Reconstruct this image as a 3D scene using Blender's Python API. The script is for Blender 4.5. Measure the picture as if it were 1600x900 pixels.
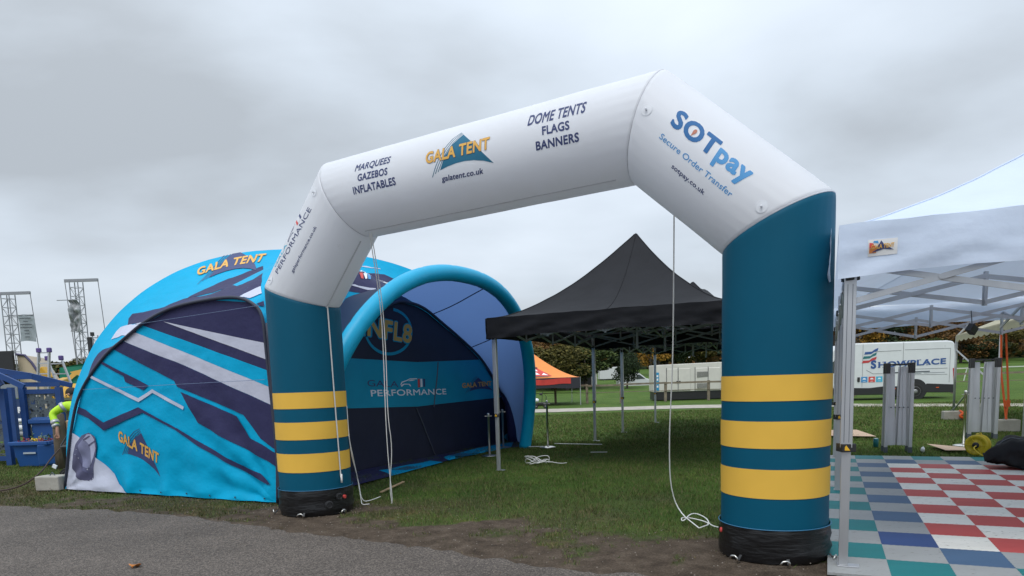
import bpy, bmesh, math, random
import numpy as np
from mathutils import Vector, Matrix, noise as mnoise
random.seed(7)
rng = np.random.default_rng(11)
SC = bpy.context.scene
for o in list(bpy.data.objects): bpy.data.objects.remove(o)
# ---------------- camera, sky, sun, exposure ----------------
PITCH, ROLL, EYE = 0.11952, 0.03259, 1.5
F = Vector((0, math.cos(PITCH), -math.sin(PITCH)))
r0 = Vector((1, 0, 0)); u0 = r0.cross(F)
rr = math.cos(ROLL)*r0 - math.sin(ROLL)*u0
uu = math.cos(ROLL)*u0 + math.sin(ROLL)*r0
cd = bpy.data.cameras.new('camera'); cam = bpy.data.objects.new('camera', cd)
SC.collection.objects.link(cam)
cam.matrix_world = Matrix(((rr.x, uu.x, -F.x, 0), (rr.y, uu.y, -F.y, 0), (rr.z, uu.z, -F.z, EYE), (0, 0, 0, 1)))
cd.sensor_width = 36; cd.lens = 1057/1600*36; cd.shift_y = 270/1600; cd.clip_end = 2000; cd.clip_start = .05
SC.camera = cam
SC.view_settings.view_transform = 'Standard'; SC.view_settings.look = 'None'
SC.view_settings.exposure = 0.16; SC.view_settings.gamma = 1
W = bpy.data.worlds.new('World'); SC.world = W; W.use_nodes = True
SUN_EL, SUN_AZ = math.radians(58), math.radians(200)     # azimuth clockwise from +Y
def build_world():
    nt = W.node_tree; N = nt.nodes; L = nt.links; N.clear()
    out = N.new('ShaderNodeOutputWorld'); bg = N.new('ShaderNodeBackground'); bg.inputs[1].default_value = .133
    sky = N.new('ShaderNodeTexSky'); sky.sky_type = 'NISHITA'; sky.sun_disc = False
    sky.sun_elevation = SUN_EL; sky.sun_rotation = SUN_AZ
    tc = N.new('ShaderNodeTexCoord'); sep = N.new('ShaderNodeSeparateXYZ'); L.new(tc.outputs['Generated'], sep.inputs[0])
    def m(op, a, b=None, c=None):
        n = N.new('ShaderNodeMath'); n.operation = op
        for i, v in enumerate((a, b, c)):
            if v is None: continue
            if isinstance(v, (int, float)): n.inputs[i].default_value = v
            else: L.new(v, n.inputs[i])
        return n.outputs[0]
    zz = m('ADD', m('MAXIMUM', sep.outputs[2], 0.0), .22)
    cv = N.new('ShaderNodeCombineXYZ')
    L.new(m('DIVIDE', sep.outputs[0], zz), cv.inputs[0]); L.new(m('DIVIDE', sep.outputs[1], zz), cv.inputs[1])
    n1 = N.new('ShaderNodeTexNoise'); n1.inputs['Scale'].default_value = 1.05; n1.inputs['Detail'].default_value = 9; n1.inputs['Roughness'].default_value = .46; n1.inputs['Distortion'].default_value = .15
    mp = N.new('ShaderNodeMapping'); mp.inputs['Location'].default_value = (3.1, 1.65, 0); mp.inputs['Scale'].default_value = (.9, 1.1, 1)
    L.new(cv.outputs[0], mp.inputs[0]); L.new(mp.outputs[0], n1.inputs['Vector'])
    cr = N.new('ShaderNodeValToRGB'); e = cr.color_ramp.elements
    e[0].position = .33; e[0].color = (2.95, 3.22, 3.5, 1); e[1].position = .72; e[1].color = (5.3, 5.85, 6.5, 1)
    x = cr.color_ramp.elements.new(.50); x.color = (4.2, 4.68, 5.22, 1)
    L.new(n1.outputs[0], cr.inputs[0])
    # thinner, brighter cloud low down
    hz = m('POWER', m('SUBTRACT', 1.0, m('MINIMUM', m('MAXIMUM', sep.outputs[2], 0.0), 1.0)), 9.0)
    mx = N.new('ShaderNodeMix'); mx.data_type = 'RGBA'; L.new(m('MULTIPLY', hz, .75), mx.inputs[0]); L.new(cr.outputs[0], mx.inputs[6]); mx.inputs[7].default_value = (5.4, 5.8, 6.3, 1)
    # overcast sky is brighter towards the zenith
    zb = m('MULTIPLY_ADD', m('POWER', m('MAXIMUM', sep.outputs[2], 0.0), 2.0), 1.45, 1.0)
    vm = N.new('ShaderNodeVectorMath'); vm.operation = 'SCALE'; L.new(mx.outputs[2], vm.inputs[0]); L.new(zb, vm.inputs['Scale'])
    m2 = N.new('ShaderNodeMix'); m2.data_type = 'RGBA'; m2.inputs[0].default_value = .93
    L.new(sky.outputs[0], m2.inputs[6]); L.new(vm.outputs[0], m2.inputs[7])
    L.new(m2.outputs[2], bg.inputs[0]); L.new(bg.outputs[0], out.inputs[0])
build_world()
sd = bpy.data.lights.new('sun', 'SUN'); sd.energy = 1.35; sd.angle = math.radians(30); sd.color = (1, .97, .92)
sun = bpy.data.objects.new('sun', sd); SC.collection.objects.link(sun)
sdir = Vector((math.sin(SUN_AZ)*math.cos(SUN_EL), math.cos(SUN_AZ)*math.cos(SUN_EL), math.sin(SUN_EL)))
sun.rotation_euler = (-sdir).to_track_quat('-Z', 'Y').to_euler()
sun.location = (0, -5, 12)

# ---------------- helpers ----------------
COL = SC.collection
def V3(*a): return Vector(a)
def origin(o):
    v = Vector((0, 0, 0))
    while o is not None: v = v + o.location; o = o.parent
    return v
def tag(o, label=None, cat=None, group=None, kind=None):
    for k, v in (('label', label), ('category', cat), ('group', group), ('kind', kind)):
        if v: o[k] = v
    return o
def thing(name, loc, label, cat, group=None):
    o = bpy.data.objects.new(name, None); o.location = loc; COL.objects.link(o); o.empty_display_size = .2
    return tag(o, label, cat, group)
def copy_tree(o, parent=None):
    c = o.copy(); COL.objects.link(c)
    if parent: c.parent = parent
    for ch in list(o.children): copy_tree(ch, c)
    return c
class MB:
    def __init__(s): s.v = []; s.f = []; s.m = []; s.mi = 0
    def add(s, vs, fs):
        b = len(s.v); s.v += [tuple(v) for v in vs]; s.f += [tuple(b+i for i in f) for f in fs]; s.m += [s.mi]*len(fs); return s
    def box(s, c, d, R=None):
        c = Vector(c); vs = []
        for x in (-.5, .5):
            for y in (-.5, .5):
                for z in (-.5, .5):
                    p = Vector((x*d[0], y*d[1], z*d[2])); vs.append(c+(R @ p if R else p))
        return s.add(vs, [(0, 1, 3, 2), (4, 6, 7, 5), (0, 4, 5, 1), (2, 3, 7, 6), (0, 2, 6, 4), (1, 5, 7, 3)])
    def bar(s, a, b, w, h=None, up=(0, 0, 1)):
        a = Vector(a); b = Vector(b); h = h or w; d = (b-a)
        if d.length < 1e-6: return s
        z = d.normalized(); u = Vector(up)
        if abs(z.dot(u)) > .98: u = Vector((1, 0, 0)) if abs(z.x) < .9 else Vector((0, 1, 0))
        x = u.cross(z).normalized(); y = z.cross(x)
        vs = [p+x*w*.5*i+y*h*.5*j for p in (a, b) for i, j in ((-1, -1), (1, -1), (1, 1), (-1, 1))]
        return s.add(vs, [(3, 2, 1, 0), (4, 5, 6, 7), (0, 1, 5, 4), (1, 2, 6, 5), (2, 3, 7, 6), (3, 0, 4, 7)])
    def tube(s, pts, r, n=10, cap=True):
        pts = [Vector(p) for p in pts]; k = len(pts); rs = r if isinstance(r, (list, tuple)) else [r]*k
        vs = []; prev = None
        for i, p in enumerate(pts):
            t = (pts[min(i+1, k-1)]-pts[max(i-1, 0)]).normalized()
            if prev is None:
                u = Vector((0, 0, 1)) if abs(t.z) < .9 else Vector((1, 0, 0)); x = u.cross(t).normalized()
            else: x = (prev-t*prev.dot(t)).normalized()
            prev = x; y = t.cross(x)
            vs += [p+(x*math.cos(2*math.pi*j/n)+y*math.sin(2*math.pi*j/n))*rs[i] for j in range(n)]
        fs = [(i*n+j, i*n+(j+1) % n, (i+1)*n+(j+1) % n, (i+1)*n+j) for i in range(k-1) for j in range(n)]
        if cap: fs += [tuple(range(n))[::-1], tuple((k-1)*n+j for j in range(n))]
        return s.add(vs, fs)
    def lathe(s, c, prof, n=24, axis=(0, 0, 1)):
        q = Vector((0, 0, 1)).rotation_difference(Vector(axis)); c = Vector(c); vs = []
        for r, z in prof: vs += [c+q @ Vector((r*math.cos(2*math.pi*j/n), r*math.sin(2*math.pi*j/n), z)) for j in range(n)]
        k = len(prof)
        fs = [(i*n+j, i*n+(j+1) % n, (i+1)*n+(j+1) % n, (i+1)*n+j) for i in range(k-1) for j in range(n)]
        fs += [tuple(range(n))[::-1], tuple((k-1)*n+j for j in range(n))]
        return s.add(vs, fs)
    def grid(s, fn, nu, nv):
        vs = [fn(i/nu, j/nv) for i in range(nu+1) for j in range(nv+1)]
        return s.add(vs, [(i*(nv+1)+j, (i+1)*(nv+1)+j, (i+1)*(nv+1)+j+1, i*(nv+1)+j+1) for i in range(nu) for j in range(nv)])
    def mesh(s, name, mats, off=Vector((0, 0, 0)), smooth=False):
        me = bpy.data.meshes.new(name); off = Vector(off)
        me.from_pydata([(v[0]-off.x, v[1]-off.y, v[2]-off.z) for v in s.v], [], s.f)
        for mm in (mats if isinstance(mats, (list, tuple)) else [mats]): me.materials.append(mm)
        if any(s.m): me.polygons.foreach_set('material_index', s.m)
        if smooth: me.polygons.foreach_set('use_smooth', [True]*len(s.f))
        me.update(); return me
    def build(s, name, mats, parent=None, smooth=False, bevel=0):
        o = bpy.data.objects.new(name, s.mesh(name, mats, origin(parent), smooth)); COL.objects.link(o)
        if parent is not None: o.parent = parent
        if bevel:
            b = o.modifiers.new('b', 'BEVEL'); b.width = bevel; b.segments = 2; b.limit_method = 'ANGLE'
        return o
def inst(name, me, parent, loc=(0, 0, 0), rot=None):
    o = bpy.data.objects.new(name, me); COL.objects.link(o)
    if parent is not None: o.parent = parent
    o.location = loc
    if rot: o.rotation_euler = rot
    return o
MATS = {}
def mat(name, col, rough=.6, metal=0, var=.0, vscale=3, bump=0, bscale=40, bdist=.01, trans=None, spec=.5, dirt=None, dscale=6, stretch=None, coat=0, translw=.35):
    if name in MATS: return MATS[name]
    m = bpy.data.materials.new(name); m.use_nodes = True; nt = m.node_tree; N = nt.nodes; L = nt.links
    p = N['Principled BSDF']; p.inputs['Roughness'].default_value = rough; p.inputs['Metallic'].default_value = metal
    p.inputs['Specular IOR Level'].default_value = spec; p.inputs['Coat Weight'].default_value = coat
    tc = N.new('ShaderNodeTexCoord'); vec = tc.outputs['Object']
    if stretch:
        mp = N.new('ShaderNodeMapping'); mp.inputs['Scale'].default_value = stretch; L.new(vec, mp.inputs[0]); vec = mp.outputs[0]
    c = None
    rgb = N.new('ShaderNodeRGB'); rgb.outputs[0].default_value = (*col, 1); c = rgb.outputs[0]
    if var:
        n = N.new('ShaderNodeTexNoise'); n.inputs['Scale'].default_value = vscale; n.inputs['Detail'].default_value = 6; L.new(vec, n.inputs['Vector'])
        mr = N.new('ShaderNodeMapRange'); mr.inputs[1].default_value = .3; mr.inputs[2].default_value = .7; mr.inputs[3].default_value = 1-var; mr.inputs[4].default_value = 1+var; L.new(n.outputs[0], mr.inputs[0])
        vm = N.new('ShaderNodeVectorMath'); vm.operation = 'SCALE'; L.new(c, vm.inputs[0]); L.new(mr.outputs[0], vm.inputs['Scale']); c = vm.outputs[0]
    if dirt:
        n = N.new('ShaderNodeTexNoise'); n.inputs['Scale'].default_value = dscale; n.inputs['Detail'].default_value = 8; n.inputs['Roughness'].default_value = .7; L.new(vec, n.inputs['Vector'])
        mr = N.new('ShaderNodeMapRange'); mr.inputs[1].default_value = dirt[3]; mr.inputs[2].default_value = dirt[3]+.12; L.new(n.outputs[0], mr.inputs[0])
        mx = N.new('ShaderNodeMix'); mx.data_type = 'RGBA'; L.new(mr.outputs[0], mx.inputs[0]); L.new(c, mx.inputs[6]); mx.inputs[7].default_value = (*dirt[:3], 1); c = mx.outputs[2]
    L.new(c, p.inputs['Base Color'])
    if bump:
        n = N.new('ShaderNodeTexNoise'); n.inputs['Scale'].default_value = bscale; n.inputs['Detail'].default_value = 5; L.new(vec, n.inputs['Vector'])
        b = N.new('ShaderNodeBump'); b.inputs['Strength'].default_value = bump; b.inputs['Distance'].default_value = bdist; L.new(n.outputs[0], b.inputs['Height']); L.new(b.outputs[0], p.inputs['Normal'])
    if trans:
        t = N.new('ShaderNodeBsdfTranslucent'); t.inputs[0].default_value = (*trans, 1)
        ms = N.new('ShaderNodeMixShader'); ms.inputs[0].default_value = translw
        L.new(p.outputs[0], ms.inputs[1]); L.new(t.outputs[0], ms.inputs[2]); L.new(ms.outputs[0], N['Material Output'].inputs[0])
    MATS[name] = m; return m
FB = dict(rough=.55, bump=.6, bscale=7, bdist=.02, var=.05, spec=.15)
M_white = mat('arch_white', (.82, .83, .86), rough=.5, trans=(.9, .92, .97), translw=.28, bump=.15, bscale=3, bdist=.01, var=.015, spec=.4, dirt=(.64, .64, .64, .655), dscale=4)
M_teal = mat('arch_teal', (.0, .082, .145), rough=.55, bump=.12, bscale=4, var=.04, spec=.18)
M_yel = mat('arch_yellow', (.77, .46, .07), rough=.55, bump=.12, bscale=4, var=.04, spec=.2)
M_blackpvc = mat('black_pvc', (.006, .006, .007), rough=.38, bump=.35, bscale=9, bdist=.02, stretch=(1, 1, 4), spec=.5)
M_cyan = mat('tent_cyan', (.0, .40, .68), trans=(.0, .4, .8), translw=.12, **FB)
M_navy = mat('tent_navy', (.040, .040, .108), trans=(.04, .06, .20), translw=.12, **FB)
M_twhite = mat('tent_white', (.60, .62, .74), trans=(.7, .72, .85), translw=.15, **FB)
M_golddim = mat('print_dull_gold', (.55, .34, .08), rough=.7)
M_gold = mat('print_gold', (.72, .40, .08), rough=.6)
M_logonavy = mat('print_navy', (.035, .05, .15), rough=.6)
M_logoteal = mat('print_teal', (.005, .13, .23), rough=.6)
M_helm = mat('helmet_grey', (.10, .105, .20), rough=.6, var=.3, vscale=3)
M_helml = mat('helmet_light', (.38, .40, .55), rough=.6, var=.15, vscale=3)
M_helmd = mat('helmet_dark', (.09, .09, .17), rough=.6, var=.2, vscale=3)
M_inner = mat('canopy_cloth', (.040, .054, .115), trans=(.125, .225, .48), translw=.5, rough=.6, bump=.3, bscale=5, bdist=.01)
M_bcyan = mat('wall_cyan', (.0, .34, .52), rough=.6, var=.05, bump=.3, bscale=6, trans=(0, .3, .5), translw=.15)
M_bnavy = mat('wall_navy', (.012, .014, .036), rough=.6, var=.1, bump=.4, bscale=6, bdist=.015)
M_tube = mat('tube_cyan', (.0, .36, .60), rough=.45, bump=.2, bscale=8, var=.04, spec=.4)
M_seam = mat('seam_dark', (.03, .035, .06), rough=.6)
M_white_p = mat('print_white', (.82, .83, .86), rough=.6)
M_red_p = mat('print_red', (.62, .07, .06), rough=.6)
M_blue_p = mat('print_blue', (.0, .11, .32), rough=.6)
M_blue2_p = mat('print_light_blue', (.06, .27, .56), rough=.6)
M_cyan_p = mat('print_cyan', (.05, .42, .62), rough=.6)
M_blackfab = mat('black_fabric', (.0125, .013, .016), rough=.62, bump=.4, bscale=7, bdist=.015, var=.1, spec=.15)
M_whitefab = mat('white_fabric', (.70, .79, .94), rough=.6, bump=.45, bscale=6, bdist=.02, var=.03, trans=(.74, .84, 1.0), translw=.25, spec=.3)
M_alu = mat('aluminium', (.52, .53, .55), rough=.38, metal=.75, var=.08, vscale=8, stretch=(1, 1, .2))
M_steelb = mat('dark_steel', (.09, .105, .125), rough=.5, metal=.3, var=.1)
M_chrome = mat('chrome', (.62, .61, .58), rough=.32, metal=1, dirt=(.25, .22, .18, .58), dscale=9)
M_plastic = mat('black_plastic', (.02, .02, .022), rough=.45)
M_cord = mat('white_cord', (.74, .74, .72), rough=.8)
M_clear = mat('patch_pvc', (.70, .72, .76), rough=.3, coat=.15)

# text as flat polygons: width 1, cap height 1, baseline 0
_tc = {}
def _raw(s, bold):
    k = ('raw', s, bold)
    if k in _tc: return _tc[k]
    cu = bpy.data.curves.new('t', 'FONT'); cu.body = s; cu.size = 1; cu.offset = bold; cu.resolution_u = 4
    o = bpy.data.objects.new('t', cu); COL.objects.link(o); bpy.context.view_layer.update()
    me = bpy.data.meshes.new_from_object(o.evaluated_get(bpy.context.evaluated_depsgraph_get()))
    P = [[(me.vertices[i].co.x, me.vertices[i].co.y) for i in p.vertices] for p in me.polygons]; A = sum(p.area for p in me.polygons)
    bpy.data.objects.remove(o); bpy.data.curves.remove(cu); bpy.data.meshes.remove(me)
    _tc[k] = (P, A); return _tc[k]
def _glyph(ch, bold):
    """letter as thin bars, thickened evenly by 'bold' all round"""
    k = ('g', ch, bold)
    if k in _tc: return _tc[k]
    P, A = _raw(ch, 0); cnt = {}
    for p in P:
        for a, b in zip(p, p[1:]+p[:1]):
            a_, b_ = (round(a[0], 5), round(a[1], 5)), (round(b[0], 5), round(b[1], 5)); e = (min(a_, b_), max(a_, b_)); cnt[e] = cnt.get(e, 0)+1
    E_ = np.array([e for e, c in cnt.items() if c == 1]); h = .0155
    x0, y0 = E_[:, :, 0].min()-bold-h, E_[:, :, 1].min()-bold-h; x1, y1 = E_[:, :, 0].max()+bold+h, E_[:, :, 1].max()+bold+h
    xs = np.arange(x0, x1, h*.6)+h*.3; ys = np.arange(y0, y1, h)+h/2; X, Y = np.meshgrid(xs, ys)
    ins = np.zeros(X.shape, int); D = np.full(X.shape, 9.)
    for (ax_, ay), (bx, by) in E_:
        c = ((ay > Y) != (by > Y))
        with np.errstate(divide='ignore', invalid='ignore'): ins += (c & (X < (bx-ax_)*(Y-ay)/(by-ay if by != ay else 1e-9)+ax_)).astype(int)
        dx, dy = bx-ax_, by-ay; t = np.clip(((X-ax_)*dx+(Y-ay)*dy)/max(dx*dx+dy*dy, 1e-12), 0, 1); D = np.minimum(D, np.hypot(X-ax_-t*dx, Y-ay-t*dy))
    M = (ins % 2 == 1) | (D < bold); out = []; live = {}
    for j in range(len(ys)+1):
        runs = set()
        if j < len(ys):
            r = np.flatnonzero(np.diff(np.r_[0, M[j].astype(int), 0])); runs = set(zip(r[::2].tolist(), r[1::2].tolist()))
        for q in list(live):
            if q not in runs or j-live[q] >= 14: out.append((q, live.pop(q), j))
        for q in runs: live.setdefault(q, j)
    res = [[(x0+q[0]*h*.6, y0+j0*h), (x0+q[1]*h*.6, y0+j0*h), (x0+q[1]*h*.6, y0+j1*h), (x0+q[0]*h*.6, y0+j1*h)] for q, j0, j1 in out]
    _tc[k] = res; return res
def text_polys(s, bold=.0, shear=.0):
    """flat letters: width 1, cap height 1, baseline 0"""
    k = (s, bold, shear)
    if k in _tc: return _tc[k]
    xm = lambda P: max(v[0] for p in P for v in p)
    out = []; pre = ''
    for i, ch in enumerate(s):
        pre += ch
        if ch == ' ': continue
        sh = xm(_raw(pre, 0)[0])-xm(_raw(ch, 0)[0])+i*bold*.9
        out += [[(x+sh+shear*y, y/.70) for x, y in p] for p in _glyph(ch, bold)]
    x0 = min(v[0] for p in out for v in p); x1 = max(v[0] for p in out for v in p)
    out = [[((x-x0)/(x1-x0), y) for x, y in p] for p in out]
    _tc[k] = out; return out
def affine(P, O, X, Y):
    """O = baseline left, X = baseline right, Y = cap-height left"""
    O = np.array(O); ex = np.array(X)-O; ey = np.array(Y)-O
    return [[tuple(O+ex*x+ey*y) for x, y in p] for p in P]
def decal(name, polys, fn, m, parent, cut=(None, None), clip=None, smooth=True):
    if 'letter' in name or name == 'logo_outline': cut = (None, None)
    bm = bmesh.new()
    for p in polys:
        try: bm.faces.new([bm.verts.new((q[0], q[1], 0)) for q in p])
        except ValueError: pass
    bmesh.ops.triangulate(bm, faces=[f for f in bm.faces if len(f.verts) > 3])
    def bis(co, no, clear=False):
        bmesh.ops.bisect_plane(bm, geom=bm.verts[:]+bm.edges[:]+bm.faces[:], dist=1e-6, plane_co=co, plane_no=no, clear_outer=clear)
    if clip:
        c = np.array(clip); ctr = c.mean(0)
        for i in range(len(c)):
            a, b = c[i], c[(i+1) % len(c)]; d = b-a; n = np.array([d[1], -d[0]])
            if np.linalg.norm(d) < 1e-6: continue
            if n @ (ctr-a) > 0: n = -n
            bis((a[0], a[1], 0), (n[0], n[1], 0), True)
    if bm.verts:
        for k in (0, 1):
            if not cut[k]: continue
            lo = min(v.co[k] for v in bm.verts); hi = max(v.co[k] for v in bm.verts); g = math.ceil(lo/cut[k])*cut[k]
            while g < hi:
                co = [0, 0, 0]; no = [0, 0, 0]; co[k] = g; no[k] = 1; bis(co, no); g += cut[k]
    bmesh.ops.remove_doubles(bm, verts=bm.verts[:], dist=1e-5)
    off = origin(parent)
    for v in bm.verts: v.co = Vector(fn(v.co.x, v.co.y))-off
    bmesh.ops.recalc_face_normals(bm, faces=bm.faces[:])
    me = bpy.data.meshes.new(name); bm.to_mesh(me); bm.free(); me.materials.append(m)
    if smooth: me.polygons.foreach_set('use_smooth', [True]*len(me.polygons))
    o = bpy.data.objects.new(name, me); COL.objects.link(o); o.parent = parent; return o
def ribbon(pts, w):
    pts = [np.array(p, float) for p in pts]; out = []
    for a, b in zip(pts[:-1], pts[1:]):
        d = (b-a)/max(np.linalg.norm(b-a), 1e-9); n = np.array([-d[1], d[0]])*w/2
        out.append([tuple(a+n), tuple(a-n), tuple(b-n), tuple(b+n)])
    return out
def tent_logo(fn, parent, q, off, with_band=M_logoteal, cut=(.1, .1), clip=None):
    """swooping triangle with three stripes and GALA TENT across it; q = text baseline left, baseline right, cap left"""
    f1 = lambda a, b: fn(a, b, off); f2 = lambda a, b: fn(a, b, off+.0018); f3 = lambda a, b: fn(a, b, off+.0036)
    tri = [[(0.561, 1.998), (0.419, 1.202), (0.313, 0.258), (0.226, -0.864), (0.347, -0.686), (0.486, -0.567), (0.626, -0.554), (0.756, -0.65), (0.899, -0.868), (1.044, -1.233), (0.865, 0.013), (0.694, 1.146)]]
    st = sum([ribbon(q, .012) for q in ([(0.517, 2.322), (0.4, 1.793), (0.304, 1.029), (0.23, 0.303), (0.158, -0.494), (0.091, -1.298)], [(0.531, 2.22), (0.418, 1.596), (0.327, 0.86), (0.256, 0.13), (0.193, -0.543), (0.145, -1.061)], [(0.548, 2.12), (0.437, 1.411), (0.345, 0.696), (0.275, -0.035), (0.227, -0.589), (0.192, -0.955)])], [])
    decal('logo_triangle', affine(tri, *q), f1, with_band, parent, cut, clip); decal('logo_stripes', affine(st, *q), f1, with_band, parent, cut, clip)
    decal('logo_outline', affine(text_polys('GALA TENT', .05), *q), f2, M_logonavy, parent, cut, clip)
    decal('logo_lettering', affine(text_polys('GALA TENT', .032), *q), f3, M_gold, parent, cut, clip)
CARP = [[(0, .25), (.06, .5), (.3, .62), (.45, .95), (1, 1), (1, .93), (.48, .86), (.34, .54), (.1, .42), (.05, .22)], [(.02, .1), (.2, .35), (.55, .3), (.66, 0), (.6, 0), (.52, .2), (.22, .25), (.07, 0)], [(.45, .62), (.6, .8), (.9, .82), (.75, .66)]]
def performance_logo(fn, parent, qg, qp, bars, car, off, cg, cp, cc, cut, clip=None):
    f = lambda a, b: fn(a, b, off)
    decal('lettering', affine(text_polys('GALA', .0), *qg), f, cg, parent, cut, clip)
    decal('lettering', affine(text_polys('PERFORMANCE', .005), *qp), f, cp, parent, cut, clip)
    decal('car_emblem', car, f, cc, parent, cut, clip)
    for m_, p in bars: decal('emblem_bar', [p], f, m_, parent, cut, clip)
AB_OUT=[(-0.032, 0.019), (0.287, 0.934), (0.611, 1.508), (1.213, 1.996), (1.746, 2.259), (2.24, 2.47), (2.766, 2.606), (3.376, 2.661), (3.945, 2.657), (4.257, 2.553), (4.401, 2.368), (4.43, 1.9), (4.474, 0.709), (4.429, 0.015)]
AB=[('navy', [(1.711, 2.216), (1.136, 2.744), (3.168, 2.927), (4.73, 2.787), (4.895, 1.213), (4.46, 1.261), (2.743, 1.893), (2.536, 1.954)]), ('white', [(1.977, 2.327), (2.311, 2.219), (2.867, 2.034), (4.443, 1.494), (4.702, 1.4), (4.681, 1.175), (4.46, 1.261), (2.743, 1.893), (2.536, 1.954), (1.711, 2.216), (1.647, 2.346)]), ('cyan', [(2.177, 2.403), (2.887, 2.188), (4.432, 1.704), (4.722, 1.614), (4.702, 1.4), (4.443, 1.494), (2.867, 2.034), (2.311, 2.219), (1.977, 2.327), (2.01, 2.458)]), ('white', [(2.552, 2.446), (4.067, 2.124), (4.448, 2.048), (4.757, 1.977), (4.734, 1.733), (4.427, 1.841), (3.452, 2.157)]), ('cyan', [(3.599, 2.648), (4.117, 2.587), (4.094, 2.685), (3.676, 2.703)]), ('navy', [(1.711, 2.216), (2.536, 1.954), (2.743, 1.893), (4.46, 1.261), (4.783, 1.134), (4.73, 0.566), (4.462, 0.692), (4.182, 0.844), (3.943, 1.156), (2.749, 1.552), (2.691, 1.635), (2.503, 1.711), (1.483, 2.112), (1.343, 2.226)]), ('navy', [(2.807, 1.48), (3.818, 1.134), (4.018, 0.854), (4.458, 0.651), (4.729, 0.549), (4.711, 0.36), (4.442, 0.484), (3.079, 1.057)]), ('navy', [(1.225, 1.945), (1.644, 1.78), (2.142, 1.582), (2.025, 1.521), (1.662, 1.649), (1.637, 1.73), (1.18, 1.92), (1.014, 2.01)]), ('white', [(0.934, 1.755), (1.93, 1.408), (2.226, 1.529), (2.857, 1.276), (2.833, 1.234), (2.226, 1.479), (1.929, 1.353), (0.913, 1.716), (0.821, 1.752)]), ('navy', [(0.282, 1.329), (0.452, 1.307), (0.676, 1.256), (1.082, 1.061), (1.918, 1.28), (2.664, 0.977), (2.66, 0.947), (2.003, 1.202), (1.063, 0.942), (0.746, 1.13), (0.419, 1.21), (0.266, 1.24)]), ('navy', [(2.665, 0.985), (3.167, 0.753), (3.749, 0.509), (4.131, 0.383), (4.316, 0.254), (4.252, 0.245), (3.678, 0.469), (3.097, 0.717), (2.648, 0.951)]), ('white', [(0.256, 0.914), (0.48, 0.836), (0.638, 0.67), (0.858, 0.517), (1.181, 0.292), (1.276, 0.14), (1.541, -0.023), (-0.132, -0.078), (-0.087, 0.171), (0.099, 0.663)]), ('helmet', [(0.725, 0.91), (0.547, 0.866), (0.366, 0.726), (0.242, 0.565), (0.219, 0.343), (0.282, 0.244), (0.396, 0.167), (0.534, 0.148), (0.667, 0.197), (0.74, 0.357), (0.824, 0.497), (0.875, 0.713), (0.852, 0.848)]), ('helmet_light', [(0.675, 0.886), (0.773, 0.887), (0.833, 0.809), (0.847, 0.673), (0.794, 0.536), (0.716, 0.436), (0.699, 0.573), (0.691, 0.71), (0.625, 0.778), (0.551, 0.797)]), ('helmet_mid', [(0.551, 0.797), (0.625, 0.778), (0.691, 0.71), (0.699, 0.573), (0.716, 0.436), (0.584, 0.353), (0.466, 0.39), (0.468, 0.589), (0.457, 0.707)]), ('helmet_dark', [(0.29, 0.565), (0.229, 0.343), (0.29, 0.252), (0.398, 0.177), (0.537, 0.162), (0.648, 0.216), (0.683, 0.296), (0.571, 0.273), (0.471, 0.33), (0.416, 0.468), (0.37, 0.567)]), ('helmet_line', [(0.568, 0.807), (0.733, 0.867), (0.746, 0.856), (0.584, 0.788)]), ('helmet_line', [(0.662, 0.72), (0.848, 0.79), (0.852, 0.777), (0.671, 0.702)])]
AB_LOGO=[(1.364, 0.8), (2.199, 0.472), (1.401, 0.947)]
BC_OUT=[(0.0, 0.0), (0.3, 1.0), (0.8, 1.9), (1.5, 2.6), (2.3, 2.95), (2.8, 2.98), (3.25, 2.9), (3.85, 2.65), (4.51, 2.36), (5.27, 1.97), (5.86, 1.47), (6.43, 0.85), (6.9, 0.0)]
BC_BAND=[(0.076, 1.973), (1.041, 1.945), (2.919, 1.893), (5.267, 1.965), (6.84, 2.074), (6.774, 1.111), (6.386, 1.094), (2.849, 1.039), (0.998, 1.101), (-0.0, 1.154)]
BC_TRI=[(6.351, 0.173), (6.718, 0.281), (6.906, -0.231), (6.278, 0.145)]
BC_GALA=[(1.44, 1.467), (2.292, 1.426), (1.442, 1.579)]
BC_PERF=[(1.53, 1.285), (3.884, 1.242), (1.517, 1.398)]
BC_BARS=[('red', [(2.893, 1.57), (2.953, 1.575), (2.958, 1.409), (2.893, 1.405)]), ('white', [(2.976, 1.571), (3.037, 1.573), (3.043, 1.415), (2.977, 1.411)]), ('navy', [(3.069, 1.567), (3.131, 1.569), (3.128, 1.413), (3.066, 1.412)])]
BC_CAR=[[(2.352, 1.472), (2.399, 1.524), (2.554, 1.556), (2.645, 1.582), (2.871, 1.584), (2.87, 1.567), (2.643, 1.565), (2.575, 1.542), (2.42, 1.51), (2.373, 1.466)], [(2.364, 1.458), (2.461, 1.488), (2.636, 1.479), (2.677, 1.435), (2.642, 1.436), (2.609, 1.469), (2.468, 1.472), (2.387, 1.431)], [(2.574, 1.534), (2.688, 1.559), (2.823, 1.552), (2.708, 1.537)]]
BC_LOGO=[(4.492, 1.355), (5.756, 1.38), (4.477, 1.455)]
BC_RING=[(2.289, 2.851), (2.417, 2.834), (2.536, 2.8), (2.638, 2.751), (2.719, 2.688), (2.774, 2.614), (2.802, 2.532), (2.8, 2.446), (2.768, 2.36), (2.708, 2.278), (2.624, 2.203), (2.519, 2.14), (2.398, 2.09), (2.267, 2.055), (2.131, 2.037), (1.998, 2.036), (1.871, 2.051), (1.756, 2.082), (1.657, 2.126), (1.576, 2.183), (1.518, 2.248), (1.483, 2.321)]
BC_NFL=[(1.544, 2.351), (2.766, 2.262), (1.615, 2.675)]
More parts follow.
